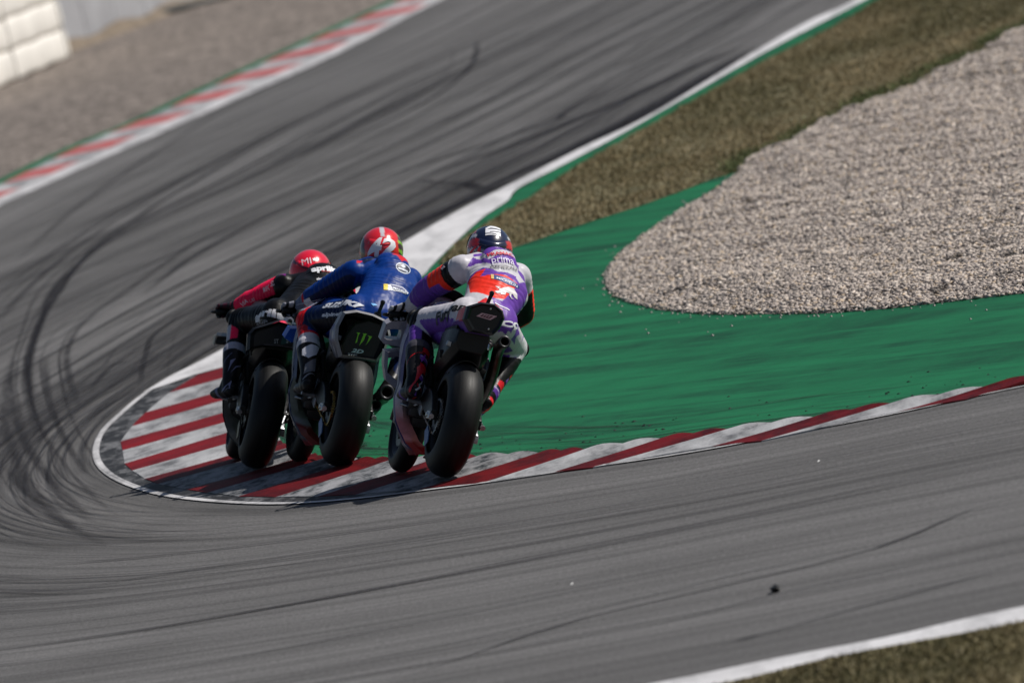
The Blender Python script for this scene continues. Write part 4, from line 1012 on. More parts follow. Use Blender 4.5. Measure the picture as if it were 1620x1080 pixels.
def helmet(person, c, rot, paint, visor_col=(.02, .02, .025)):
    """rot: 3x3, columns right / forward / up of the head"""
    V = []; F = []; nu, nv = 64, 44
    R = Matrix(rot) if not isinstance(rot, Matrix) else rot
    def pt(d, k=1.0):
        x, y, z = d; ry = .158 if y > 0 else .15
        k = k * 1.08; q = Vector((x * .127 * k, y * ry * k, z * .137 * k))
        if z < -.25:
            f = min(1, (-z - .25) / .6); q.x *= 1 - .22 * f; q.y *= 1 - (.05 if y > 0 else .30) * f
        if y > .3 and z < .05: q.y += .018 * min(1, (y - .3) * 2)
        if y < 0 and z > -.1: q.y -= .012 * max(0, 1 - abs(z - .35) / .5) * max(0, 1 - abs(x) / .75)
        q.z = max(q.z, -.118); return q
    L = []
    for j in range(nv + 1):
        ph = math.pi * j / nv
        for k in range(nu):
            th = 2 * math.pi * k / nu; d = (math.sin(ph) * math.sin(th), math.sin(ph) * math.cos(th), math.cos(ph)); L.append(pt(d))
    for j in range(nv):
        for k in range(nu): F.append((j * nu + k, j * nu + (k + 1) % nu, (j + 1) * nu + (k + 1) % nu, (j + 1) * nu + k))
    col = np.array([paint(q) for q in L])
    C = Vector(c)
    o = mesh_obj('helmet', [C + R @ q for q in L], [f[::-1] for f in F], GLOSS, person, True, col)
    rows = []
    for j in range(9):
        z = -.05 + .55 * j / 8
        rows.append([C + R @ pt((math.sqrt(1 - z * z) * math.sin(a), math.sqrt(1 - z * z) * math.cos(a), z), 1.02) for a in np.linspace(-1.25, 1.25, 17)])
    V2, F2 = grid_surface(rows, .003); MB().add(V2, F2).build('visor', SMOKE, o, smooth=True)
    # rear spoiler lip
    rows = []
    for a in np.linspace(-.85, .85, 15):
        e = []
        for t, zz, kk in ((0, .62, 1.0), (.4, .52, 1.008), (.8, .44, 1.022), (1, .42, 1.024)):
            r = math.sqrt(1 - zz * zz); q = pt((r * math.sin(a), -r * math.cos(a), zz), 1 + (kk - 1) * max(0, 1 - (abs(a) / .9) ** 2)); e.append(C + R @ (q * 1.004))
        rows.append(e)
    V2, F2 = grid_surface(rows, .008); Ri = R.inverted()
    MB().add(V2, F2).build('spoiler', GLOSS, o, smooth=True, col=lambda v: paint(Ri @ (v - C)))
    secs = [(-.116, .105), (-.135, .1), (-.14, .085), (-.118, .08)]
    m = MB()
    ring = []
    for h, r in secs: ring.append([C + R @ Vector((r * .92 * math.sin(t), r * 1.05 * math.cos(t) + .01, h)) for t in np.linspace(0, 2 * math.pi, 28, endpoint=False)])
    m.loft(ring, cap=False).build('neck_roll', MATTE, o, smooth=True)
    return o

def glove(person, wrist, elbow, grip, axis, s, paint):
    """hand closed round the bar: palm, four bent fingers, thumb, gauntlet"""
    W = Vector(wrist); G = Vector(grip); E = Vector(elbow); ax = Vector(axis).normalized()      # ax points outward along the bar
    fw = Vector((0, 1, 0)); fw = (fw - ax * fw.dot(ax)).normalized(); up = ax.cross(fw) * (1 if s > 0 else -1)
    if up.z < 0: up = -up
    mb = MB(); kn = G + up * .034 - fw * .008
    sweep(mb, [W, W.lerp(kn, .5) + up * .006, kn], [(.034, .026), (.044, .025), (.047, .02)], lat=ax)
    fl = (.92, 1.0, .98, .86)
    for k, o in enumerate((-.036, -.012, .012, .036)):
        q = fl[k]; b = G + ax * (o * 1.12)
        sweep(mb, [b + up * .036 - fw * .006, b + up * .03 * q + fw * .034 * q, b - up * .012 + fw * .040 * q, b - up * .034 + fw * .014, b - up * .034 - fw * .006], [.0135, .013, .0125, .0115, .0105], lat=ax, n=12)
        sweep(mb, [b + up * .040 - fw * .002, b + up * .041 + fw * .012], [.0125, .011], lat=ax, n=10)
    tb = W.lerp(kn, .55) - ax * .036
    sweep(mb, [tb, G - ax * .062 - fw * .028 - up * .004, G - ax * .052 + fw * .008 - up * .026, G - ax * .03 + fw * .022 - up * .03], [.019, .0165, .0145, .012], n=12)
    d = (E - W).normalized(); sweep(mb, [W + d * -.005, W + d * .03, W + d * .105], [.036, .044, .056])
    me = remeshed(mb, .0042, 3); return finish(me, 'glove', LEATHER, person, paint(W, kn, d))

def boot(person, knee, ankle, heel, toe, paint, k=1.0):
    K, A, H, T = (Vector(q) for q in (knee, ankle, heel, toe)); mb = MB(); d = (K - A).normalized()
    sweep(mb, [A, A + d * .08, A + d * .16, A + d * .235], [.052 * k, .060 * k, .07 * k, .078 * k])
    sweep(mb, [H, H.lerp(T, .35), H.lerp(T, .7), T], [(.042, .038), (.044, .044), (.05, .038), (.042, .028)], lat=Vector((1, 0, 0)))
    sweep(mb, [A, H.lerp(T, .2)], [.052, .046]); sweep(mb, [A + d * .02, H.lerp(T, .5)], [.05, .042])
    f = (T - H).normalized(); s = f.cross(d).normalized()
    dn = -(d - f * d.dot(f)).normalized()
    sweep(mb, [H + dn * .03 - f * .01, H.lerp(T, .3) + dn * .028, H.lerp(T, .7) + dn * .024, T + dn * .016], [(.03, .008)] * 4, lat=s)
    sweep(mb, [A + d * .15 + f * .05, A + d * .05 + f * .046], [(.03, .014), (.026, .014)], lat=s)
    me = remeshed(mb, .0055, 3); return finish(me, 'boot', LEATHER, person, paint(A, d, f, H, T))

def rider(name, M, J, paint, bpaint, gpaint, hp):
    root = empty(name); root.matrix_world = M
    g = {k: Vector(v) for k, v in J.items()}
    lat = (g['rsh'] - g['lsh']).normalized(); mb = MB()
    sp = [g['pel'], g['wst'], g['mid'], g['chs'], g['nck']]
    sweep(mb, sp, [(.168, .125), (.165, .12), (.188, .132), (.175, .118), (.055, .055)], lat=lat, n=28)
    sweep(mb, [g['lsh'] + lat * .03, g['chs'] + Vector((0, .01, .03)), g['rsh'] - lat * .03], [.078, .088, .078])
    bk = lat.cross((g['chs'] - g['wst']).normalized())
    hb = g['chs'] + bk * .075; sd = (g['nck'] - g['mid']).normalized()
    sweep(mb, [hb - sd * .26 - bk * .05, hb - sd * .14 - bk * .015, hb - sd * .03 + bk * .018, hb + sd * .05 + bk * .028, hb + sd * .09 + bk * .018], [(.09, .04), (.11, .055), (.112, .062), (.105, .06), (.085, .045)], lat=lat)
    for q in ('lsh', 'rsh'): sweep(mb, [g[q] + Vector((0, .01, .01)), g[q].lerp(g['nck'], .55) + bk * .02, g['nck'] - sd * .03], [.066, .066, .058])
    for q, h in (('l', -1), ('r', 1)):
        sh, el, wr = g[q + 'sh'], g[q + 'el'], g[q + 'wr']
        sweep(mb, [sh, sh.lerp(el, .45), el], [.088, .083, .074]); sweep(mb, [el, el.lerp(wr, .35), wr], [.074, .073, .047])
        hi, kn, an = g[q + 'hi'], g[q + 'kn'], g[q + 'an']
        sweep(mb, [hi, hi.lerp(kn, .4), kn], [.116, .102, .080]); sweep(mb, [kn, kn.lerp(an, .35) + Vector((0, -.012, 0)), an], [.074, .068, .042])
        sweep(mb, [hi + Vector((h * .01, -.05, -.01)), hi + Vector((h * .01, -.02, .02))], [.108, .11])
        sweep(mb, [kn, kn + (kn - hi).normalized() * .015], [.074, .06])
    me = remeshed(mb, .0066, 16)
    o0 = g['pel']; v = (g['chs'] - g['pel']).normalized(); u = (lat - v * lat.dot(v)).normalized(); w = u.cross(v)
    bones = [('torso', g['pel'], g['mid'], .15), ('torso', g['mid'], g['nck'], .15), ('torso', g['lsh'] + lat * .08, g['rsh'] - lat * .08, .1)]
    for q in 'lr': bones += [(q + 'ua', g[q + 'sh'], g[q + 'el'], .065), (q + 'fa', g[q + 'el'], g[q + 'wr'], .05), (q + 'th', g[q + 'hi'], g[q + 'kn'], .095), (q + 'ca', g[q + 'kn'], g[q + 'an'], .062)]
    def colfn(co, no):
        best = np.full(len(co), 9.); bn = np.zeros(len(co), 'U8'); tt = np.zeros(len(co))
        for nme, a, b, r in bones:
            t, d = seg(co, a, b); d = d - r; k = d < best; best[k] = d[k]; bn[k] = nme; tt[k] = t[k]
        rel = co - np.array(o0); U = rel @ np.array(u); Vv = rel @ np.array(v); Wn = no @ np.array(w)
        return paint(co, no, bn, tt, U, Vv, Wn)
    def fold(co):
        best = np.full(len(co), 9.); amp = np.zeros(len(co)); ph = np.zeros(len(co))
        for nme, a, b, r in bones:
            t, d = seg(co, a, b); d = d - r; k = d < best; best[k] = d[k]; L = (b - a).length; s_ = t * L
            if nme[1:] in ('ua', 'fa'): A_ = .0042 * (.35 + .65 * np.clip(np.where(nme[1:] == 'ua', t, 1 - t) * 1.3, 0, 1))
            elif nme[1:] == 'th': A_ = .004 * np.clip(np.abs(t - .5) * 2.2, .15, 1)
            elif nme[1:] == 'ca': A_ = .0035 * np.clip(1 - t * 2.5, 0, 1)
            else: A_ = .0014 * np.ones(len(co))
            w_ = vnoise(co[:, 0] * 9 + 20, co[:, 2] * 9 + co[:, 1] * 7 + 20)
            ph[k] = (s_ * 2 * np.pi / .036 + w_ * 9)[k]; amp[k] = (A_ * np.ones(len(co)) * np.clip(vnoise(co[:, 0] * 6 + 7, co[:, 1] * 6 + co[:, 2] * 6 + 31) * 2.2 - .5, 0, 1))[k]
        return amp * np.sin(ph)
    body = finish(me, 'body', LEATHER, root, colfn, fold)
    h = helmet(root, J['head'], hp['rot'], hp['paint'])
    for q, s in (('l', -1), ('r', 1)):
        glove(root, J[q + 'wr'], J[q + 'el'], J[q + 'gr'], (s * .93, -.32, -.22), s, gpaint)
        boot(root, J[q + 'kn'], J[q + 'an'], J[q + 'he'], J[q + 'to'], bpaint, 1.0 if s < 0 else .86)
        kn = g[q + 'kn']; hi = g[q + 'hi']; an = g[q + 'an']
        out = ((kn - hi).normalized() + (kn - an).normalized() + Vector((s * 1.2, 0, 0))).normalized(); m = MB()
        m.lathe([(-.012, .001), (-.012, .046), (.004, .05), (.016, .043), (.022, .03), (.024, .0)], kn + out * .068, out, 20); m.build('knee_slider', MATTE, root, smooth=True)
        el = g[q + 'el']; out = ((el - g[q + 'sh']).normalized() + (el - g[q + 'wr']).normalized() + Vector((s * .6, -.2, 0))).normalized(); m = MB()
        m.lathe([(-.01, .001), (-.01, .03), (.004, .033), (.012, .024), (.014, .0)], el + out * .05, out, 16); m.build('elbow_slider', MATTE, root, smooth=True)
    return root, body, h, (o0, u, v, w)

# ------------------------------------------------------------ the three bikes and riders
WHITE = s2l(196, 193, 200); PURPLE = s2l(104, 64, 160); ORANGE = s2l(236, 52, 34); BLACK = (.005, .005, .0055); NAVY = s2l(22, 28, 62); RED = s2l(205, 28, 38)
BLUE = s2l(4, 50, 124); DBLUE = s2l(5, 24, 62); PINK = s2l(242, 24, 76); SILVER = s2l(150, 150, 158); GREY = s2l(120, 120, 132); LILAC = s2l(128, 124, 158); DPURP = s2l(50, 36, 92)
OFFW = s2l(190, 188, 192); TEAL = s2l(16, 84, 78); FLUO = s2l(120, 190, 30); DRED = s2l(150, 20, 30)

def setc(c, k, v): c[k] = np.array(v)

# --- right-hand bike: white and purple
def fair0(v):
    if v.z > .62: return LILAC
    if v.z > .50: return s2l(140, 140, 160)
    if v.z > .29: return s2l(150, 152, 170)
    return DPURP if v.z > .13 else DRED
def lip0(v):
    z = v.z
    if z > .5: return LILAC
    a = np.array(s2l(236, 230, 232)); b = np.array(s2l(228, 138, 138)); c = np.array(s2l(170, 24, 28))
    t = (.42 - z) / .14
    if z > .42: return tuple(a)
    if z > .28: return tuple(a * (1 - t) + b * t)
    if z > .17: return tuple(b)
    return tuple(c)
WINGC = s2l(142, 140, 150)
S0 = dict(rim=DALLOY, chain=STEEL, swing=CARBON, guard=BLUEMETAL, frame=MATTE, shock=MATTE, tank=lambda v: WHITE if v.y > .8 else PURPLE,
    tail=[(-.10, 1.022), (-.03, 1.062), (.055, 1.070), (.112, 1.042), (.134, 1.0), (.118, .93), (.085, .885), (-.05, .878), (-.105, .94)], tail_y=-.17,
    tail_col=lambda v: BLACK if v.y < -.10 else (PURPLE if v.z < .93 else (WHITE if v.y > .1 else RED)), panel_col=(.006, .006, .0065), bolts=((.035, 1.035), (.05, .915)), mast=(.045, -.03, 1.125),
    pipes=[([(.12, .75, .35), (.19, .5, .47), (.192, .25, .57), (.182, .1, .69), (.165, .0, .82), (.168, -.13, .865)], .034, .024), ([(.1, .7, .45), (.12, .45, .72), (.11, .2, .80), (.10, .02, .83)], .03, .02)],
    fair=fair0, lip=lip0, nose=lambda v: WHITE if v.z > .92 else PURPLE, mud=PURPLE,
    wings=[dict(y=1.33, out=[(-.18, .90), (-.247, .897), (-.3, .85), (-.31, .747), (-.284, .728), (-.177, .733), (-.17, .80)], hole=[(-.20, .835), (-.245, .83), (-.283, .815), (-.29, .768), (-.272, .762), (-.20, .775), (-.195, .80)], c=WINGC),
           dict(y=1.28, out=[(-.272, .683), (-.181, .712), (-.165, .681), (-.25, .651)], c=s2l(110, 108, 118)),
           dict(y=1.18, out=[(-.297, .69), (-.272, .68), (-.252, .562), (-.18, .527), (-.167, .472), (-.25, .515), (-.285, .609)], d=(0, .1, .01), c=WINGC)])
# --- middle bike: blue and silver
def fair1(v):
    a = math.sin(v.y * 34 + v.z * 21) * math.cos(v.z * 40 - v.y * 13)
    if v.z > .6: return s2l(120, 126, 146) if a > -.3 else DBLUE
    if v.z > .30: return s2l(110, 120, 150) if a > -.2 else DBLUE
    return s2l(70, 76, 90) if v.z > .13 else DRED
def lip1(v): return s2l(120, 128, 150) if v.z > .5 else (s2l(118, 118, 104) if v.z > .26 else (s2l(140, 140, 140) if v.z > .22 else s2l(120, 40, 36)))
def tailc1(v):
    if v.y < -.09 and v.z > .66: return s2l(128, 128, 132)
    a = math.sin(v.z * 42 + v.y * 20) * math.cos(v.z * 23 - v.y * 31)
    if v.z > .86: return SILVER if v.y < .1 else BLUE
    return SILVER if a > .25 else (BLUE if v.z > .76 else DBLUE)
S1 = dict(rim=DALLOY, chain=GOLD, swing=CARBON, guard=BLUEMETAL, frame=MATTE, shock=MATTE, tank=BLUE,
    tail=[(-.158, .946), (-.079, .972), (.03, .968), (.13, .943), (.165, .86), (.15, .76), (.115, .68), (-.125, .665), (-.178, .77), (-.186, .85)], tail_y=-.12, tail_col=tailc1,
    panel=[(-.075, .895), (.016, .934), (.10, .927), (.132, .85), (.12, .77), (.10, .69), (-.11, .68), (-.134, .74), (-.112, .823)], panel_col=(.006, .006, .0065), panel_in=.03, bolts=(), mast=(.088, -.03, 1.045),
    pipes=[([(.1, .8, .3), (.2, .6, .36), (.235, .4, .44), (.24, .2, .49), (.23, .02, .51)], .045, .03), ([(.05, .7, .3), (.15, .5, .3), (.19, .3, .36), (.19, .1, .42)], .035, .024)],
    fair=fair1, lip=lip1, nose=lambda v: BLUE if v.z < .98 else SILVER, mud=DBLUE,
    wings=[dict(y=1.32, out=[(-.17, .82), (-.225, .81), (-.25, .745), (-.2, .725), (-.17, .74)], c=s2l(20, 80, 180))])
# --- left-hand bike: black with pink
def fair2(v): return s2l(26, 26, 30) if v.z > .2 else s2l(46, 44, 44)
def lip2(v): return s2l(60, 58, 60) if v.z > .5 else s2l(104, 98, 92)
def tailc2(v):
    if v.z > .905 - .35 * (v.x + .03) and v.y < .12 and v.x < .02 and v.z > .86 and abs(v.z - (.94 + .5 * v.x)) < .016: return PINK
    if v.x > .06 and v.y < .1 and v.z > .93: return s2l(150, 150, 156)
    return (.006, .006, .0065)
S2 = dict(rim=DALLOY, chain=DARKSTEEL, swing=CARBON, guard=CARBON, frame=MATTE, shock=MATTE, tank=BLACK,
    tail=[(-.205, .83), (-.18, .872), (-.026, .955), (.05, .95), (.10, .89), (.125, .832), (.11, .782), (.0, .78), (-.105, .765), (-.19, .725)], tail_y=-.12, tail_col=tailc2,
    panel=[(-.185, .83), (-.166, .858), (-.026, .93), (.04, .926), (.086, .88), (.108, .832), (.098, .795), (.0, .792), (-.1, .778), (-.172, .745)], panel_col=(.006, .006, .0065), panel_in=.006, bolts=(), mast=(.06, .1, .95),
    pipes=[([(.1, .8, .3), (.19, .6, .34), (.215, .4, .4), (.215, .2, .43), (.205, .05, .44)], .04, .028)],
    fair=fair2, lip=lip2, nose=lambda v: BLACK, mud=BLACK, fw=.82,
    wings=[dict(y=1.3, out=[(-.272, .756), (-.15, .772), (-.15, .75), (-.28, .728)], c=(.006, .006, .0065)), dict(y=1.3, out=[(-.278, .72), (-.15, .742), (-.14, .716), (-.274, .70)], c=(.02, .02, .021)),
           dict(y=1.3, out=[(-.286, .76), (-.279, .76), (-.278, .695), (-.286, .695)], d=(0, .14, .0), c=s2l(96, 96, 98))])

P0 = (-.555, 84.456, .022); P1 = (-1.201, 87.94, .022); P2 = (-1.742, 89.8, .022)
BK = [(P0, 10, 27), (P1, 10, 25), (P2, 5, 25)]
m0 = moto(0, 'racing_motorcycle', *BK[0], S0); m1 = moto(1, 'racing_motorcycle', *BK[1], S1); m2 = moto(2, 'racing_motorcycle', *BK[2], S2)
tag(m0, 'white and purple racing motorcycle with dark tail leaning into the bend, rightmost of three', 'motorcycle', 'racing motorcycles on the kerb')
tag(m1, 'blue and silver racing motorcycle with green claw mark on its black tail, middle of three', 'motorcycle', 'racing motorcycles on the kerb')
tag(m2, 'black racing motorcycle with pink stripe on its tail, leftmost of three', 'motorcycle', 'racing motorcycles on the kerb')

def head_rot(yaw, pitch, roll):
    return (Matrix.Rotation(math.radians(yaw), 3, 'Z') @ Matrix.Rotation(math.radians(roll), 3, 'Y') @ Matrix.Rotation(math.radians(pitch), 3, 'X'))

def polys_paint(c, U, V, mask, plist):
    for col, poly in plist:
        k = mask & in_poly(U, V, poly); c[k] = np.array(col)

# joints in the bike's frame
J0 = dict(pel=(.10, .39, .975), wst=(.145, .50, 1.065), mid=(.195, .62, 1.165), chs=(.185, .78, 1.275), nck=(.165, .92, 1.34), head=(.158, 1.0, 1.413),
    lsh=(-.015, .80, 1.262), lel=(-.148, 1.01, 1.11), lwr=(-.212, 1.115, .985), lgr=(-.27, 1.165, .92), rsh=(.325, .81, 1.29), rel=(.44, .99, 1.09), rwr=(.335, 1.10, .975), rgr=(.27, 1.165, .92),
    lhi=(.012, .42, .965), lkn=(-.185, .80, .895), lan=(-.205, .46, .55), lhe=(-.205, .385, .475), lto=(-.228, .60, .435), rhi=(.195, .42, .975), rkn=(.405, .79, .865), ran=(.275, .50, .575), rhe=(.245, .42, .505), rto=(.215, .61, .43))
J1 = dict(pel=(.11, .39, .965), wst=(.17, .49, 1.05), mid=(.235, .61, 1.14), chs=(.24, .77, 1.225), nck=(.205, .92, 1.30), head=(.196, 1.0, 1.393),
    lsh=(.022, .80, 1.215), lel=(-.14, 1.0, 1.05), lwr=(-.218, 1.11, .965), lgr=(-.27, 1.165, .92), rsh=(.37, .81, 1.235), rel=(.47, .99, 1.02), rwr=(.345, 1.10, .965), rgr=(.27, 1.165, .92),
    lhi=(.025, .42, .955), lkn=(-.21, .79, .87), lan=(-.2, .46, .54), lhe=(-.2, .385, .47), lto=(-.215, .60, .43), rhi=(.205, .42, .965), rkn=(.44, .77, .84), ran=(.32, .47, .56), rhe=(.29, .39, .50), rto=(.25, .59, .43))
J2 = dict(pel=(.105, .39, .965), wst=(.155, .5, 1.04), mid=(.235, .62, 1.125), chs=(.275, .77, 1.205), nck=(.25, .92, 1.21), head=(.206, 1.0, 1.272),
    lsh=(.05, .80, 1.155), lel=(-.09, 1.0, 1.045), lwr=(-.205, 1.11, .965), lgr=(-.27, 1.165, .92), rsh=(.41, .81, 1.205), rel=(.49, .99, .98), rwr=(.355, 1.10, .965), rgr=(.27, 1.165, .92),
    lhi=(.01, .42, .955), lkn=(-.195, .80, .885), lan=(-.208, .46, .51), lhe=(-.19, .41, .455), lto=(-.268, .60, .40), rhi=(.195, .42, .965), rkn=(.44, .76, .83), ran=(.32, .47, .55), rhe=(.29, .39, .49), rto=(.25, .59, .43))

def paint_r0(co, no, bn, t, U, V, W):
    c = np.tile(np.array(WHITE), (len(co), 1)); back = W > -.15
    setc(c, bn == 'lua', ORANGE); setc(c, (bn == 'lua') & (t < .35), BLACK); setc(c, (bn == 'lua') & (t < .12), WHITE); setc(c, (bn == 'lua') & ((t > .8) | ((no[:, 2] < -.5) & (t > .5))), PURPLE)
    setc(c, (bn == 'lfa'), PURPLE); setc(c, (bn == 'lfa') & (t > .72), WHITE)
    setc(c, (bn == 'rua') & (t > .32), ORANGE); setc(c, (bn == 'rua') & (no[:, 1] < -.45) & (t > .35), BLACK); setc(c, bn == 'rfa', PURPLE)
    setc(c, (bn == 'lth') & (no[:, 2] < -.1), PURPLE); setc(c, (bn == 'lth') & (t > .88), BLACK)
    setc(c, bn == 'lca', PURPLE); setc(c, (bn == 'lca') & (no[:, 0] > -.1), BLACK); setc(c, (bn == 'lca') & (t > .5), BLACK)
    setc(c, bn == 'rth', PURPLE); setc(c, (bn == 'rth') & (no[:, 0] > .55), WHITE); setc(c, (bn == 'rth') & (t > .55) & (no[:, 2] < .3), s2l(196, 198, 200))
    setc(c, bn == 'rca', s2l(176, 178, 182)); setc(c, (bn == 'rca') & (t > .2), BLACK)
    polys_paint(c, U, V, back & ((bn == 'torso') | (bn == 'lth') | (bn == 'rth')), BACK0)
    return c
def paint_r1(co, no, bn, t, U, V, W):
    c = np.tile(np.array(BLUE), (len(co), 1))
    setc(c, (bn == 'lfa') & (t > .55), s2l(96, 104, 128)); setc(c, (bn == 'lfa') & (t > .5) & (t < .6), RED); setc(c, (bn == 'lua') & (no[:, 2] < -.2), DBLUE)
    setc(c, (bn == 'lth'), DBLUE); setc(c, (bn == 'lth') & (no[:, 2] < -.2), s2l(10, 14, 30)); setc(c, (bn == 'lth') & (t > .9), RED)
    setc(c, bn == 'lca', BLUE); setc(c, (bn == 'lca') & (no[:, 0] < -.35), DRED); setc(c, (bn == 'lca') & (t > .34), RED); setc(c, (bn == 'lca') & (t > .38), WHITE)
    setc(c, (bn == 'rua') & (no[:, 0] > .3), BLUE); setc(c, bn == 'rth', DBLUE); setc(c, bn == 'rca', DBLUE)
    polys_paint(c, U, V, (W > -.2) & (bn == 'torso'), BACK1)
    return c
def paint_r2(co, no, bn, t, U, V, W):
    c = np.tile(np.array(BLACK), (len(co), 1))
    setc(c, (bn == 'lua') & (no[:, 2] > -.55), PINK); setc(c, (bn == 'lua') & (t < .1), BLACK); setc(c, (bn == 'lua') & (no[:, 2] > .82), s2l(110, 30, 110)); setc(c, bn == 'lfa', PINK); setc(c, (bn == 'lfa') & (no[:, 2] > .7) & (t > .35), ORANGE); setc(c, (bn == 'lfa') & (no[:, 2] < -.5) & (t < .4), BLACK)
    setc(c, (bn == 'lfa') & (t > .93), BLACK)
    setc(c, (bn == 'lca') & (no[:, 0] < -.1), PINK); setc(c, (bn == 'lca') & (no[:, 0] < -.75), s2l(170, 170, 178)); setc(c, (bn == 'lca') & (t > .42), (.007, .007, .008))
    setc(c, bn == 'rua', PINK); setc(c, bn == 'rfa', PINK)
    polys_paint(c, U, V, (W > -.2) & (bn == 'torso'), BACK2)
    return c
BACK0 = []; BACK1 = []; BACK2 = []
BACK0 = [
    (PURPLE, [(-0.16, 0.551), (-0.116, 0.585), (-0.086, 0.622), (0.021, 0.631), (0.055, 0.562), (0.098, 0.552), (0.128, 0.527), (0.081, 0.571), (0.033, 0.562), (-0.038, 0.534), (-0.069, 0.495), (-0.081, 0.467), (-0.121, 0.536), (-0.157, 0.515)]),
    (PURPLE, [(-0.158, 0.508), (-0.176, 0.417), (-0.131, 0.441), (-0.05, 0.402), (0.021, 0.428), (0.087, 0.464), (0.125, 0.47), (0.12, 0.548), (0.115, 0.551), (0.034, 0.522), (-0.021, 0.483), (-0.043, 0.451), (-0.062, 0.433), (-0.104, 0.468)]),
    (PURPLE, [(-0.173, 0.297), (-0.126, 0.349), (-0.085, 0.377), (-0.033, 0.365), (0.008, 0.338), (0.064, 0.361), (0.121, 0.367), (0.169, 0.311), (0.165, 0.282), (0.114, 0.307), (0.059, 0.327), (-0.024, 0.297), (-0.084, 0.281), (-0.113, 0.314)]),
    (ORANGE, [(-0.145, 0.303), (-0.117, 0.341), (-0.067, 0.365), (-0.084, 0.281), (-0.024, 0.3), (0.059, 0.325), (0.114, 0.307), (0.165, 0.292), (0.188, 0.25), (0.228, 0.51), (0.238, 0.517), (0.159, 0.127), (0.08, 0.114), (0.024, 0.08), (-0.037, 0.099), (-0.116, 0.131)]),
    (PURPLE, [(-0.189, 0.424), (-0.185, 0.388)]),
    (PURPLE, [(0.118, 0.47), (0.18, 0.501), (0.21, 0.512), (0.216, 0.509), (0.175, 0.404), (0.13, 0.43)]),
    (WHITE, [(0.129, 0.44), (0.159, 0.39), (0.193, 0.316), (0.211, 0.288), (0.187, 0.269), (0.163, 0.297), (0.124, 0.351)]),
    (RED, [(-0.059, -0.003), (-0.014, 0.07), (0.026, 0.005), (-0.014, -0.042)]),
    (PURPLE, [(0.015, 0.084), (0.106, 0.091), (0.21, 0.511), (0.313, 0.561), (0.272, 0.542), (0.269, 0.178), (0.231, 0.163), (0.159, -0.096), (0.107, -0.106), (0.127, -0.029), (0.042, 0.02)]),
    (PURPLE, [(0.049, -0.014), (0.215, 0.515), (0.242, 0.126), (0.227, 0.072), (0.186, -0.072), (0.109, -0.109)]),
    (WHITE, [(0.212, 0.513), (0.265, 0.539), (0.265, 0.159), (0.223, 0.108)]),
    (RED, [(0.047, 0.037), (0.098, 0.009), (0.075, -0.016), (0.037, 0.003)]),
]
BACK1 = [
    (RED, [(-0.014, 0.55), (0.058, 0.55), (0.062, 0.554), (0.098, 0.548), (0.058, 0.513), (0.048, 0.476), (0.003, 0.523), (-0.03, 0.518)]),
    (RED, [(-0.279, 0.423), (-0.189, 0.496), (-0.199, 0.442), (-0.254, 0.386)]),
    (DBLUE, [(-0.178, 0.443), (-0.137, 0.533), (-0.124, 0.563), (-0.136, 0.564), (-0.205, 0.514)]),
]
BACK2 = [
    (BLACK, [(-0.154, 0.452), (-0.023, 0.396), (0.032, 0.264), (-0.042, 0.235)]),
]
def bootp(base, stripe, cuff, toe=None):
    def f(A, d, fwd, H, T):
        A = np.array(A); d_ = np.array(d); f_ = np.array(fwd)
        def g(co, no):
            h = (co - A) @ d_; y = (co - A) @ f_
            c = np.tile(np.array(base), (len(co), 1)); k = h > .205; c[k] = np.array(cuff)
            s = np.abs(np.sin(h * 15 + y * 30)) < .06; c[s & (h > .06) & (h < .17) & (y > .02)] = np.array(stripe)
            if toe is not None:
                k2 = (np.sin(h * 36 + y * 22) > .35) & (no[:, 0] > .2) & (h < .2); c[k2] = np.array(stripe)
                k3 = (np.sin(h * 36 + y * 22) < -.72) & (no[:, 0] > .0) & (h < .2); c[k3] = np.array(toe)
                c[(np.abs(np.sin(h * 18 + y * 11 + .6)) < .05) & (no[:, 0] > .1) & (h < .2)] = np.array(WHITE)
            s2 = np.abs(y - .10 - h * .3) < .012; c[s2 & (h < .02)] = np.array(toe or stripe)
            return c
        return g
    return f
def glovep(base, knuck, cuff):
    def f(W, kn, d):
        W_ = np.array(W); d_ = np.array(d); K = np.array(kn)
        def g(co, no):
            h = (co - W_) @ d_; c = np.tile(np.array(base), (len(co), 1)); c[h > .012] = np.array(cuff)
            k = (np.linalg.norm(co - K, axis=1) < .075) & (no[:, 1] < .3) & (np.sin(co[:, 0] * 150) > -.3); c[k] = np.array(knuck); c[(h > .0) & (h < .02)] = np.array(base); return c
        return g
    return f

def hel0(q):
    # navy crown, red and white sides, grey lower back
    if q.y < .02 and q.z < .035 and abs(q.x) < .098 + .2 * q.z: return s2l(112, 110, 122)
    if abs(q.x) > .075 + .25 * max(0, q.z - .03):
        a = math.sin(q.z * 62 + q.y * 30)
        return RED if a > -.1 else (WHITE if a < -.75 else s2l(30, 24, 50))
    return s2l(18, 26, 56)
def hel1(q):
    if abs(q.x) < .014 and q.z > .105: return WHITE
    if q.x > .098: return BLACK if math.sin(q.z * 90 + q.y * 60) < .4 else FLUO
    if q.x < -.112: return s2l(60, 20, 26)
    if q.z < -.085: return BLACK
    return s2l(226, 36, 28) if q.x > .03 + .2 * q.z else s2l(214, 30, 44)
def hel2(q):
    if abs(q.z - .06 - .15 * abs(q.x)) < .006: return s2l(70, 6, 26)
    if q.z > .062: return s2l(224, 20, 50)
    return s2l(212, 8, 28)
r0, body0, h0, f0 = rider('person', frame_matrix(*BK[0]), J0, paint_r0, bootp((.008, .008, .010), RED, s2l(70, 68, 76), PURPLE), glovep((.006, .006, .0065), s2l(180, 178, 182), s2l(150, 150, 158)), dict(rot=head_rot(-3, 14, -8), paint=hel0))
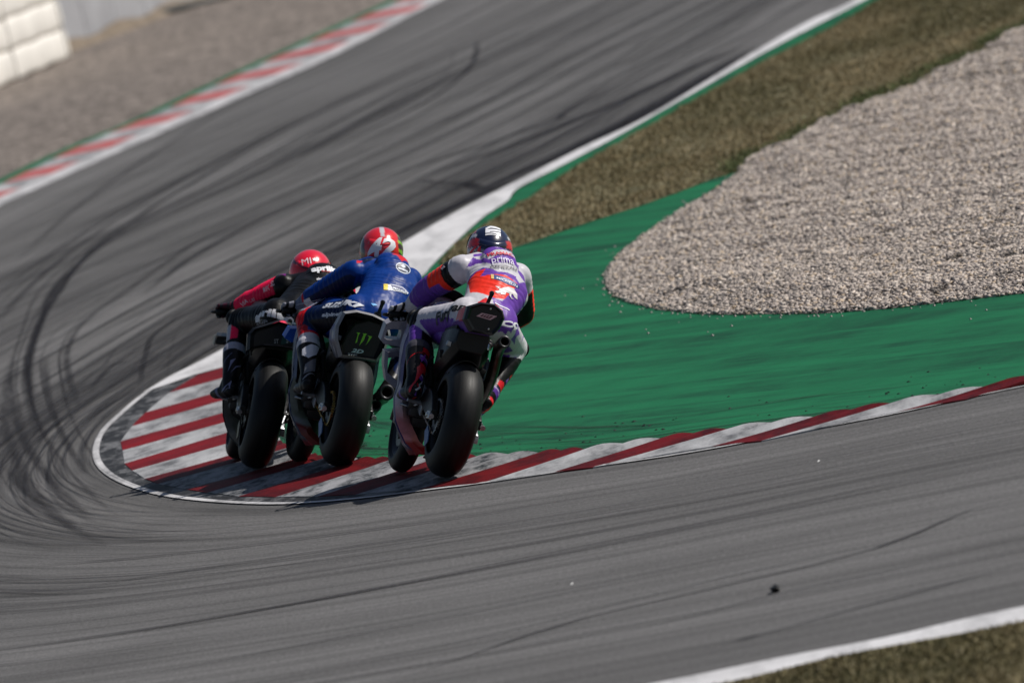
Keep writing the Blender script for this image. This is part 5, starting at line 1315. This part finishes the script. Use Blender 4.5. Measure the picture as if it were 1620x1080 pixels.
tag(r0, 'rider in white, purple and orange leathers with navy helmet hanging off the rightmost bike', 'person', 'racing riders')
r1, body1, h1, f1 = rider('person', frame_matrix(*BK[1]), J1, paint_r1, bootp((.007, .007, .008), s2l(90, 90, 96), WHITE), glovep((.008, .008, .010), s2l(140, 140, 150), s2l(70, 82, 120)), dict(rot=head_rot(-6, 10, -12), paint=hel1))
tag(r1, 'rider in blue leathers with red helmet numbered 42 on the middle bike', 'person', 'racing riders')
r2, body2, h2, f2 = rider('person', frame_matrix(*BK[2]), J2, paint_r2, bootp((.007, .007, .009), s2l(112, 112, 140), s2l(150, 150, 165)), glovep((.014, .014, .016), s2l(60, 20, 34), (.006, .006, .0065)), dict(rot=head_rot(-8, 12, -6), paint=hel2))
tag(r2, 'rider in black leathers with hot pink sleeve and pink helmet on the leftmost bike', 'person', 'racing riders')
for nm, f in (('F0', f0), ('F1', f1), ('F2', f2)): globals()[nm] = f
TGT = {}; PAR = {}
TGT['body0'] = (body0, bvh_of(body0)); PAR['body0'] = r0
TGT['body1'] = (body1, bvh_of(body1)); PAR['body1'] = r1
TGT['body2'] = (body2, bvh_of(body2)); PAR['body2'] = r2
TGT['h0'] = (h0, bvh_of(h0)); PAR['h0'] = h0
TGT['h1'] = (h1, bvh_of(h1)); PAR['h1'] = h1
TGT['h2'] = (h2, bvh_of(h2)); PAR['h2'] = h2
_o = [q for q in m0.children_recursive if q.name.split('.')[0] == 'tail_panel'][0]; TGT['m0.tail_panel'] = (_o, bvh_of(_o)); PAR['m0.tail_panel'] = _o.parent
_o = [q for q in m1.children_recursive if q.name.split('.')[0] == 'tail_panel'][0]; TGT['m1.tail_panel'] = (_o, bvh_of(_o)); PAR['m1.tail_panel'] = _o.parent
_o = [q for q in m1.children_recursive if q.name.split('.')[0] == 'tail_unit'][0]; TGT['m1.tail_unit'] = (_o, bvh_of(_o)); PAR['m1.tail_unit'] = _o
_o = [q for q in m2.children_recursive if q.name.split('.')[0] == 'tail_panel'][0]; TGT['m2.tail_panel'] = (_o, bvh_of(_o)); PAR['m2.tail_panel'] = _o.parent
_o = [q for q in r0.children_recursive if q.name.split('.')[0] == 'boot'][0]; TGT['r0.boot'] = (_o, bvh_of(_o)); PAR['r0.boot'] = _o
_o = [q for q in r1.children_recursive if q.name.split('.')[0] == 'boot'][0]; TGT['r1.boot'] = (_o, bvh_of(_o)); PAR['r1.boot'] = _o
_o = [q for q in r2.children_recursive if q.name.split('.')[0] == 'boot'][0]; TGT['r2.boot'] = (_o, bvh_of(_o)); PAR['r2.boot'] = _o
word(*TGT['body0'], 'PRAMAC', (0.174, 0.688, 1.399), (0.966, 0.206, 0.157), (-0.259, 0.776, 0.576), 0.0326, s2l(190, 40, 60), PAR['body0'], width=0.1594, bold=0.03, shear=0.0, spacing=1.0)
word(*TGT['body0'], 'prima', (0.19, 0.643, 1.36), (0.977, 0.167, 0.131), (-0.212, 0.739, 0.639), 0.0637, s2l(226, 220, 236), PAR['body0'], width=0.1369, bold=0.0, shear=0.0, spacing=1.0)
word(*TGT['body0'], 'GENERALI', (0.198, 0.612, 1.321), (0.964, 0.236, 0.121), (-0.237, 0.56, 0.794), 0.0214, s2l(40, 36, 44), PAR['body0'], width=0.1671, bold=0.01, shear=0.0, spacing=1.0)
shape(*TGT['body0'], [[(-0.0654, 0.0717), (-0.0301, 0.0554), (0.0356, 0.0196), (0.093, -0.0239), (0.0819, -0.0402), (0.0102, -0.0242), (-0.0453, 0.0136), (-0.0776, 0.0329)]], (0.206, 0.507, 1.235), (0.938, 0.271, 0.216), (-0.344, 0.645, 0.682), s2l(30, 60, 130), PAR['body0'], name='emblem', off=0.002)
shape(*TGT['body0'], [[(-0.0099, 0.0208), (0.0081, 0.0175), (0.01, -0.0234), (-0.0061, -0.0215)]], (0.127, 0.532, 1.247), (0.952, -0.21, 0.223), (-0.014, 0.699, 0.715), s2l(225, 190, 120), PAR['body0'], name='emblem', off=0.0032)
word(*TGT['body0'], 'MICHELIN', (0.218, 0.51, 1.237), (0.986, -0.027, -0.166), (0.144, 0.645, 0.75), 0.0190, s2l(225, 228, 236), PAR['body0'], width=0.1350, bold=0.02, shear=0.0, spacing=1.0)
shape(*TGT['body0'], [[(-0.0445, 0.0611), (-0.0152, 0.0478), (-0.0323, 0.0435), (-0.0167, 0.0365), (0.0372, 0.0461), (0.073, 0.0336), (0.0876, 0.0005), (0.0794, -0.0346), (0.0573, -0.0228), (0.0496, -0.0044), (0.033, -0.0128), (0.0288, -0.0305), (0.0463, -0.0409), (0.0272, -0.0375), (0.0181, -0.0206), (0.0269, -0.002), (0.0055, 0.0053), (-0.0094, -0.0129), (-0.0414, -0.0093), (-0.0372, -0.0001), (-0.0606, 0.0015), (-0.0697, 0.0168), (-0.0392, 0.0215), (-0.0319, 0.0277)]], (0.212, 0.441, 1.168), (0.881, 0.428, 0.201), (-0.43, 0.548, 0.718), s2l(222, 216, 216), PAR['body0'], name='emblem', off=0.003)
word(*TGT['body0'], 'ECO', (0.25, 0.277, 0.987), (0.589, 0.807, -0.044), (-0.169, 0.176, 0.97), 0.0392, s2l(224, 224, 228), PAR['body0'], width=0.2006, bold=0.06, shear=0.0, spacing=1.0)
shape(*TGT['body0'], [[(-0.0372, 0.0342), (0.0386, -0.0298), (0.0332, -0.0362), (-0.0414, 0.025)]], (0.19, 0.336, 1.08), (0.908, 0.365, 0.208), (-0.417, 0.73, 0.542), s2l(214, 210, 224), PAR['body0'], name='emblem', off=0.003)
word(*TGT['body0'], 'Furygan', (-0.108, 0.397, 0.972), (0.409, -0.835, 0.369), (0.247, 0.491, 0.835), 0.0793, (.006, .006, .0065), PAR['body0'], width=0.2834, bold=0.035, shear=0.25, spacing=1.0)
shape(*TGT['m0.tail_panel'], [[(-0.0636, 0.0027), (-0.0297, 0.0215), (0.0636, 0.0019), (0.0212, -0.0215)]], (0.024, -0.154, 0.986), (0.974, -0.0, 0.226), (-0.226, 0.001, 0.974), s2l(206, 160, 166), PAR['m0.tail_panel'], name='emblem', off=0.0015)
shape(*TGT['m0.tail_panel'], [[(-0.0409, 0.0025), (-0.0214, 0.0142), (0.0409, 0.0008), (0.0155, -0.0142)]], (0.023, -0.154, 0.986), (0.974, 0.0, 0.226), (-0.226, 0.002, 0.974), s2l(84, 20, 34), PAR['m0.tail_panel'], name='emblem', off=0.0022)
shape(*TGT['m0.tail_panel'], [[(-0.0265, -0.0), (-0.0117, 0.0092), (-0.0053, 0.0075), (-0.0201, -0.0017)], [(-0.0117, -0.0033), (0.0032, 0.0058), (0.0095, 0.0042), (-0.0053, -0.005)], [(0.0032, -0.0075), (0.0201, 0.0017), (0.0265, -0.0), (0.0117, -0.0092)]], (0.022, -0.154, 0.988), (0.974, 0.0, 0.226), (-0.226, 0.0, 0.974), s2l(206, 160, 166), PAR['m0.tail_panel'], name='emblem', off=0.003)
shape(*TGT['h0'], [[(-0.0376, 0.0453), (0.0007, 0.077), (0.0601, 0.0591), (0.0535, 0.0304), (-0.0047, 0.043), (-0.0318, 0.0278)], [(-0.0385, 0.0296), (0.0528, 0.0203), (0.0493, 0.003), (-0.0176, 0.0029), (-0.019, -0.0046), (0.0478, -0.0046), (0.0421, -0.0367), (-0.0482, -0.0238), (-0.0462, -0.0117), (0.0197, -0.0291), (0.0208, -0.0223), (-0.0447, -0.0033)]], (0.134, 0.901, 1.524), (0.973, 0.049, 0.227), (-0.157, 0.858, 0.489), s2l(222, 222, 228), PAR['h0'], name='logo', off=0.003)
shape(*TGT['h0'], [[(-0.0556, -0.0133), (0.0024, 0.024), (0.0102, 0.0182), (-0.0423, -0.0231)], [(0.0123, -0.0188), (0.0206, 0.0097), (0.0393, 0.0246), (0.0356, -0.0137)]], (0.056, 0.893, 1.395), (0.55, -0.825, 0.133), (-0.13, 0.072, 0.989), s2l(200, 30, 50), PAR['h0'], name='emblem', off=0.003)
shape(*TGT['r0.boot'], [[(0.0137, 0.0775), (0.0473, 0.1063), (0.0394, 0.0848), (0.0559, 0.0573), (0.0154, 0.0049), (-0.0358, -0.0659), (-0.0484, -0.0947), (-0.0527, -0.07), (-0.0075, -0.0084), (0.0079, 0.0408)]], (-0.208, 0.405, 0.545), (0.972, 0.071, 0.224), (-0.23, 0.476, 0.848), s2l(190, 22, 44), PAR['r0.boot'], name='stripe', off=0.003)
shape(*TGT['r0.boot'], [[(-0.0168, 0.0021), (0.0293, 0.025), (0.006, -0.008), (-0.0256, -0.0245)]], (-0.178, 0.499, 0.675), (0.835, 0.517, 0.187), (-0.429, 0.401, 0.81), s2l(130, 60, 170), PAR['r0.boot'], name='stripe', off=0.003)
shape(*TGT['r0.boot'], [[(-0.062, -0.0236), (0.0459, 0.0311), (0.023, 0.0075), (-0.0584, -0.0326)]], (-0.184, 0.399, 0.51), (0.566, 0.816, 0.119), (-0.314, 0.08, 0.946), s2l(196, 198, 204), PAR['r0.boot'], name='stripe', off=0.003)
word(*TGT['h1'], '42', (0.158, 0.838, 1.418), (0.94, -0.237, 0.248), (-0.044, 0.634, 0.772), 0.1128, s2l(226, 224, 228), PAR['h1'], width=0.1740, bold=0.035, shear=0.25, spacing=1.0)
shape(*TGT['body1'], [[(0.0532, -0.0201), (0.0338, -0.0342), (0.0126, -0.0438), (-0.007, -0.0469), (-0.0242, -0.044), (-0.0369, -0.0352), (-0.0441, -0.0215), (-0.0464, -0.0051), (-0.0443, 0.0116), (-0.0414, 0.0244), (-0.0335, 0.0356), (-0.0225, 0.0431), (-0.0105, 0.0455), (0.0054, 0.0457), (0.0212, 0.0417), (0.0363, 0.0348), (0.0498, 0.0259), (0.0612, 0.0168), (0.0683, 0.0072), (0.0659, -0.0051)]], (0.288, 0.631, 1.3), (0.865, 0.473, 0.167), (-0.438, 0.552, 0.71), s2l(205, 212, 226), PAR['body1'], name='emblem', off=0.002)
shape(*TGT['body1'], [[(0.0438, -0.0197), (0.0295, -0.03), (0.0151, -0.0352), (-0.0042, -0.0397), (-0.0183, -0.0364), (-0.0295, -0.0287), (-0.0367, -0.0172), (-0.0391, -0.003), (-0.0385, 0.0107), (-0.0366, 0.0214), (-0.0305, 0.0306), (-0.0206, 0.0374), (-0.0103, 0.0392), (0.0025, 0.0383), (0.0159, 0.0345), (0.0291, 0.0283), (0.0408, 0.0206), (0.0497, 0.0117), (0.0544, 0.0023), (0.0529, -0.0081)]], (0.288, 0.631, 1.3), (0.87, 0.464, 0.168), (-0.436, 0.565, 0.7), s2l(14, 22, 52), PAR['body1'], name='emblem', off=0.0032)
shape(*TGT['body1'], [[(0.0122, -0.0081), (0.0083, -0.011), (0.0036, -0.0129), (-0.0016, -0.0135), (-0.0063, -0.0126), (-0.0103, -0.0103), (-0.0132, -0.0071), (-0.0148, -0.003), (-0.0148, 0.0014), (-0.0135, 0.0055), (-0.0111, 0.009), (-0.0079, 0.0113), (-0.004, 0.0125), (0.0003, 0.0125), (0.0048, 0.0114), (0.009, 0.0093), (0.0123, 0.0064), (0.0145, 0.0029), (0.0153, -0.0009), (0.0145, -0.0047)]], (0.288, 0.644, 1.312), (0.885, 0.433, 0.171), (-0.4, 0.52, 0.755), s2l(205, 212, 226), PAR['body1'], name='emblem', off=0.0044)
shape(*TGT['body1'], [[(-0.0215, 0.0229), (0.0335, -0.0099), (0.0271, -0.0197), (-0.0285, 0.0133)]], (0.287, 0.621, 1.289), (0.873, 0.458, 0.168), (-0.401, 0.477, 0.782), s2l(205, 212, 226), PAR['body1'], name='emblem', off=0.0044)
shape(*TGT['body1'], [[(-0.0628, 0.0532), (-0.0108, 0.042), (0.0559, 0.0189), (0.0908, -0.0195), (0.0742, -0.0308), (-0.0017, -0.0141), (-0.0871, 0.0019)]], (0.236, 0.438, 1.158), (0.905, 0.387, 0.175), (-0.388, 0.588, 0.709), s2l(216, 218, 226), PAR['body1'], name='emblem', off=0.002)
shape(*TGT['body1'], [[(-0.0428, 0.0385), (0.024, 0.0106), (0.0568, -0.0244), (0.0486, -0.0295), (0.0103, -0.0136), (-0.0359, -0.003), (-0.0433, 0.012)]], (0.257, 0.45, 1.162), (0.884, 0.435, 0.17), (-0.396, 0.504, 0.768), s2l(14, 40, 110), PAR['body1'], name='emblem', off=0.0036)
shape(*TGT['body1'], [[(-0.004, 0.0273), (0.0232, 0.0247), (0.0035, -0.028), (-0.0242, -0.026)]], (0.169, 0.436, 1.159), (0.941, 0.286, 0.182), (-0.33, 0.649, 0.685), s2l(230, 205, 60), PAR['body1'], name='emblem', off=0.0032)
word(*TGT['body1'], 'MICHELIN', (0.265, 0.447, 1.156), (0.957, 0.264, -0.119), (-0.039, 0.524, 0.851), 0.0160, s2l(220, 224, 232), PAR['body1'], width=0.1021, bold=0.04, shear=0.0, spacing=1.0)
word(*TGT['body1'], 'SUZUKI', (-0.091, 0.422, 0.995), (0.462, -0.879, 0.115), (0.357, 0.303, 0.883), 0.0414, s2l(222, 224, 230), PAR['body1'], width=0.3539, bold=0.06, shear=0.3, spacing=1.0)
word(*TGT['body1'], 'alpinestars', (-0.095, 0.409, 0.934), (0.477, -0.868, 0.14), (-0.075, 0.119, 0.99), 0.0321, s2l(206, 208, 216), PAR['body1'], width=0.3166, bold=0.05, shear=0.2, spacing=1.0)
shape(*TGT['body1'], [[(-0.0194, 0.0112), (0.0067, 0.0074), (0.0205, -0.0062), (-0.0091, -0.0095)]], (0.093, 0.288, 1.034), (0.98, 0.051, 0.192), (-0.176, 0.674, 0.718), s2l(90, 170, 230), PAR['body1'], name='emblem', off=0.003)
shape(*TGT['m1.tail_panel'], [[(-0.0468, 0.0406), (-0.0221, 0.0393), (-0.0327, 0.0224), (-0.0414, -0.0189), (-0.0529, -0.0241), (-0.0424, 0.0072), (-0.0362, 0.0324)], [(-0.0071, 0.0354), (0.022, 0.0333), (0.0114, 0.0211), (0.0018, -0.0067), (-0.0282, -0.0406), (-0.0132, -0.0015), (-0.0009, 0.028)], [(0.0238, 0.0224), (0.0529, 0.0159), (0.038, -0.0067), (0.0116, -0.0406), (0.0265, -0.0102), (0.0353, 0.0115)]], (0.003, -0.093, 0.804), (0.981, 0.0, 0.192), (-0.192, -0.001, 0.981), s2l(120, 190, 40), PAR['m1.tail_panel'], name='logo', off=0.002)
word(*TGT['m1.tail_panel'], '2D', (-0.021, -0.093, 0.724), (0.999, 0.0, 0.046), (-0.046, 0.0, 0.999), 0.0251, s2l(170, 190, 190), PAR['m1.tail_panel'], width=0.0772, bold=0.04, shear=0.3, spacing=1.0)
word(*TGT['m1.tail_panel'], 'TFX', (-0.046, -0.108, 0.692), (0.987, 0.114, 0.114), (-0.161, 0.669, 0.726), 0.0223, s2l(130, 140, 140), PAR['m1.tail_panel'], width=0.0691, bold=0.03, shear=0.3, spacing=1.0)
word(*TGT['m1.tail_unit'], 'GSX-RR', (-0.041, 0.193, 0.909), (0.687, -0.678, 0.262), (-0.723, -0.672, 0.158), 0.0588, s2l(50, 52, 60), PAR['m1.tail_unit'], width=0.0919, bold=0.03, shear=0.0, spacing=1.0)
shape(*TGT['r1.boot'], [[(-0.0442, 0.0306), (0.0117, 0.0545), (0.0676, 0.0459), (0.0347, -0.021), (-0.0226, -0.053), (-0.0513, -0.0144)]], (-0.207, 0.506, 0.678), (0.977, 0.102, 0.19), (-0.212, 0.608, 0.765), s2l(200, 200, 208), PAR['r1.boot'], name='shin_plate', off=0.003)
shape(*TGT['r1.boot'], [[(-0.0251, 0.0205), (0.0492, 0.0746), (0.0294, -0.0314), (-0.0407, -0.0444)]], (-0.207, 0.43, 0.583), (0.981, 0.006, 0.192), (-0.151, 0.64, 0.754), s2l(96, 98, 106), PAR['r1.boot'], name='shin_plate', off=0.003)
shape(*TGT['r1.boot'], [[(-0.0289, 0.0396), (0.0489, 0.0406), (0.0516, 0.042), (-0.0294, 0.0294)]], (-0.207, 0.373, 0.505), (0.977, 0.095, 0.189), (-0.135, 0.968, 0.212), s2l(120, 122, 130), PAR['r1.boot'], name='stripe', off=0.003)
word(*TGT['body2'], 'aprilia', (0.264, 0.659, 1.315), (0.987, 0.127, 0.096), (-0.159, 0.809, 0.566), 0.0843, s2l(226, 226, 230), PAR['body2'], width=0.1665, bold=0.05, shear=0.0, spacing=1.0)
word(*TGT['body2'], 'RACING', (0.281, 0.64, 1.301), (0.995, 0.09, 0.039), (-0.095, 0.779, 0.62), 0.0163, s2l(190, 30, 44), PAR['body2'], width=0.0752, bold=0.02, shear=0.0, spacing=1.0)
word(*TGT['body2'], 'sky', (0.239, 0.565, 1.245), (0.955, 0.166, 0.245), (-0.276, 0.798, 0.536), 0.0353, s2l(206, 206, 210), PAR['body2'], width=0.0528, bold=0.03, shear=0.0, spacing=1.0)
shape(*TGT['body2'], [[(0.0209, 0.001), (0.0179, -0.0057), (0.013, -0.0121), (0.0067, -0.0175), (-0.0003, -0.0214), (-0.0072, -0.023), (-0.0133, -0.0222), (-0.0179, -0.0188), (-0.0206, -0.0132), (-0.0211, -0.0061), (-0.0196, 0.0014), (-0.0164, 0.0086), (-0.0116, 0.0147), (-0.0043, 0.0222), (0.0022, 0.025), (0.0085, 0.0255), (0.0144, 0.0242), (0.0192, 0.0212), (0.0225, 0.0169), (0.0236, 0.0108)]], (0.287, 0.566, 1.251), (0.934, 0.31, 0.176), (-0.355, 0.774, 0.524), s2l(190, 190, 196), PAR['body2'], name='emblem', off=0.003)
word(*TGT['body2'], 'aprilia', (-0.081, 0.309, 0.97), (0.567, -0.794, 0.219), (0.182, 0.38, 0.907), 0.0686, s2l(214, 214, 218), PAR['body2'], width=0.3032, bold=0.05, shear=0.0, spacing=1.0)
word(*TGT['body2'], 'RS-GP', (-0.101, 0.362, 0.91), (0.29, -0.94, 0.18), (0.19, 0.241, 0.952), 0.0224, s2l(120, 120, 126), PAR['body2'], width=0.1717, bold=0.02, shear=0.0, spacing=1.0)
word(*TGT['body2'], 'VIA', (-0.173, 0.982, 1.002), (0.456, -0.676, 0.579), (-0.438, 0.395, 0.807), 0.0261, s2l(230, 190, 200), PAR['body2'], width=0.0685, bold=0.02, shear=0.0, spacing=1.0)
word(*TGT['body2'], 'MIX', (-0.064, 0.817, 1.12), (0.508, -0.753, 0.419), (0.005, 0.488, 0.873), 0.0311, s2l(230, 200, 206), PAR['body2'], width=0.0630, bold=0.02, shear=0.0, spacing=1.0)
word(*TGT['body2'], 'SL', (-0.033, 0.773, 1.161), (0.473, -0.775, 0.419), (0.109, 0.523, 0.845), 0.0357, s2l(230, 200, 206), PAR['body2'], width=0.0387, bold=0.02, shear=0.0, spacing=1.0)
word(*TGT['body2'], 'UBI', (-0.126, 0.936, 1.03), (0.545, -0.729, 0.415), (-0.434, 0.179, 0.883), 0.0205, s2l(224, 150, 170), PAR['body2'], width=0.0468, bold=0.02, shear=0.0, spacing=1.0)
word(*TGT['h2'], 'MI', (0.155, 0.866, 1.339), (0.891, -0.154, 0.427), (-0.185, 0.735, 0.652), 0.0454, s2l(236, 220, 226), PAR['h2'], width=0.0584, bold=0.0, shear=0.0, spacing=1.0)
shape(*TGT['h2'], [[(-0.0134, 0.0076), (-0.0025, 0.0084), (0.0049, 0.0177), (0.0068, 0.0084), (0.016, 0.0041), (0.0063, -0.0032), (0.004, -0.0162), (-0.0028, -0.008), (-0.0116, -0.0116), (-0.0082, -0.0018)]], (0.203, 0.872, 1.36), (0.962, 0.199, 0.185), (-0.271, 0.668, 0.693), s2l(240, 236, 238), PAR['h2'], name='emblem', off=0.003)
word(*TGT['m2.tail_panel'], 'ST', (-0.019, -0.117, 0.818), (0.981, -0.0, 0.194), (-0.194, -0.0, 0.981), 0.0280, s2l(150, 150, 150), PAR['m2.tail_panel'], width=0.0286, bold=0.02, shear=0.0, spacing=1.0)
shape(*TGT['m2.tail_panel'], [[(-0.0335, 0.0485), (0.0303, -0.0266), (-0.0511, -0.0266)]], (0.056, -0.117, 0.837), (0.98, -0.034, 0.195), (-0.195, -0.0, 0.981), s2l(20, 22, 26), PAR['m2.tail_panel'], name='plate', off=0.002)
shape(*TGT['m2.tail_panel'], [[(-0.0076, 0.0432), (0.0251, 0.0417), (0.0097, -0.0241), (-0.0251, -0.0318)]], (0.03, -0.117, 0.837), (0.981, -0.0, 0.194), (-0.194, -0.001, 0.981), s2l(10, 62, 60), PAR['m2.tail_panel'], name='plate', off=0.0032)
word(*TGT['m2.tail_panel'], '51', (0.051, -0.117, 0.843), (0.924, 0.0, 0.382), (-0.382, -0.001, 0.924), 0.0431, s2l(140, 150, 150), PAR['m2.tail_panel'], width=0.0265, bold=0.03, shear=0.0, spacing=1.0)
shape(*TGT['r2.boot'], [[(-0.0069, 0.0415), (0.0251, 0.0566), (0.0013, 0.0141), (-0.0253, -0.0524), (-0.0115, 0.0035)]], (-0.218, 0.465, 0.601), (0.975, -0.104, 0.196), (-0.095, 0.601, 0.793), s2l(120, 120, 150), PAR['r2.boot'], name='stripe', off=0.003)
shape(*TGT['r2.boot'], [[(-0.0475, -0.0194), (-0.0016, 0.02), (0.0438, 0.0256), (0.0421, 0.0171), (-0.0048, 0.0084)]], (-0.183, 0.459, 0.586), (0.779, 0.613, 0.132), (-0.416, 0.347, 0.841), s2l(120, 120, 150), PAR['r2.boot'], name='stripe', off=0.003)
shape(*TGT['r2.boot'], [[(-0.0753, 0.0059), (-0.028, 0.0267), (-0.0044, 0.0535), (-0.0041, 0.045), (0.0004, -0.0076), (-0.0617, -0.0044), (-0.0061, -0.004), (-0.0161, 0.022), (-0.0492, 0.0021)]], (-0.207, 0.376, 0.468), (0.885, -0.426, 0.19), (0.169, 0.672, 0.721), s2l(120, 120, 150), PAR['r2.boot'], name='stripe', off=0.003)
shape(*TGT['body1'], [[(-0.046, 0.0085), (0.0072, 0.0284), (0.0189, 0.0016), (0.032, -0.0164), (-0.0317, -0.0329), (-0.0447, -0.0162)]], (-0.195, 0.978, 0.99), (0.719, -0.68, 0.147), (-0.382, -0.209, 0.9), s2l(200, 204, 214), PAR['body1'], name='panel', off=0.003)
shape(*TGT['body1'], [[(-0.039, 0.0113), (-0.0098, 0.0222), (0.1858, 0.053)], [(0.0008, 0.0222), (0.0267, 0.0311), (0.2235, 0.0615), (0.1977, 0.0534)]], (-0.23, 1.057, 0.948), (0.636, -0.761, 0.132), (-0.435, -0.212, 0.875), s2l(150, 156, 176), PAR['body1'], name='panel', off=0.003)
shape(*TGT['body0'], [[(-0.0237, -0.005), (-0.0031, 0.0161), (0.0188, 0.0066), (-0.0036, -0.0139)]], (-0.125, 0.822, 1.241), (0.371, -0.924, 0.093), (0.27, 0.203, 0.941), s2l(226, 200, 200), PAR['body0'], name='panel', off=0.003)
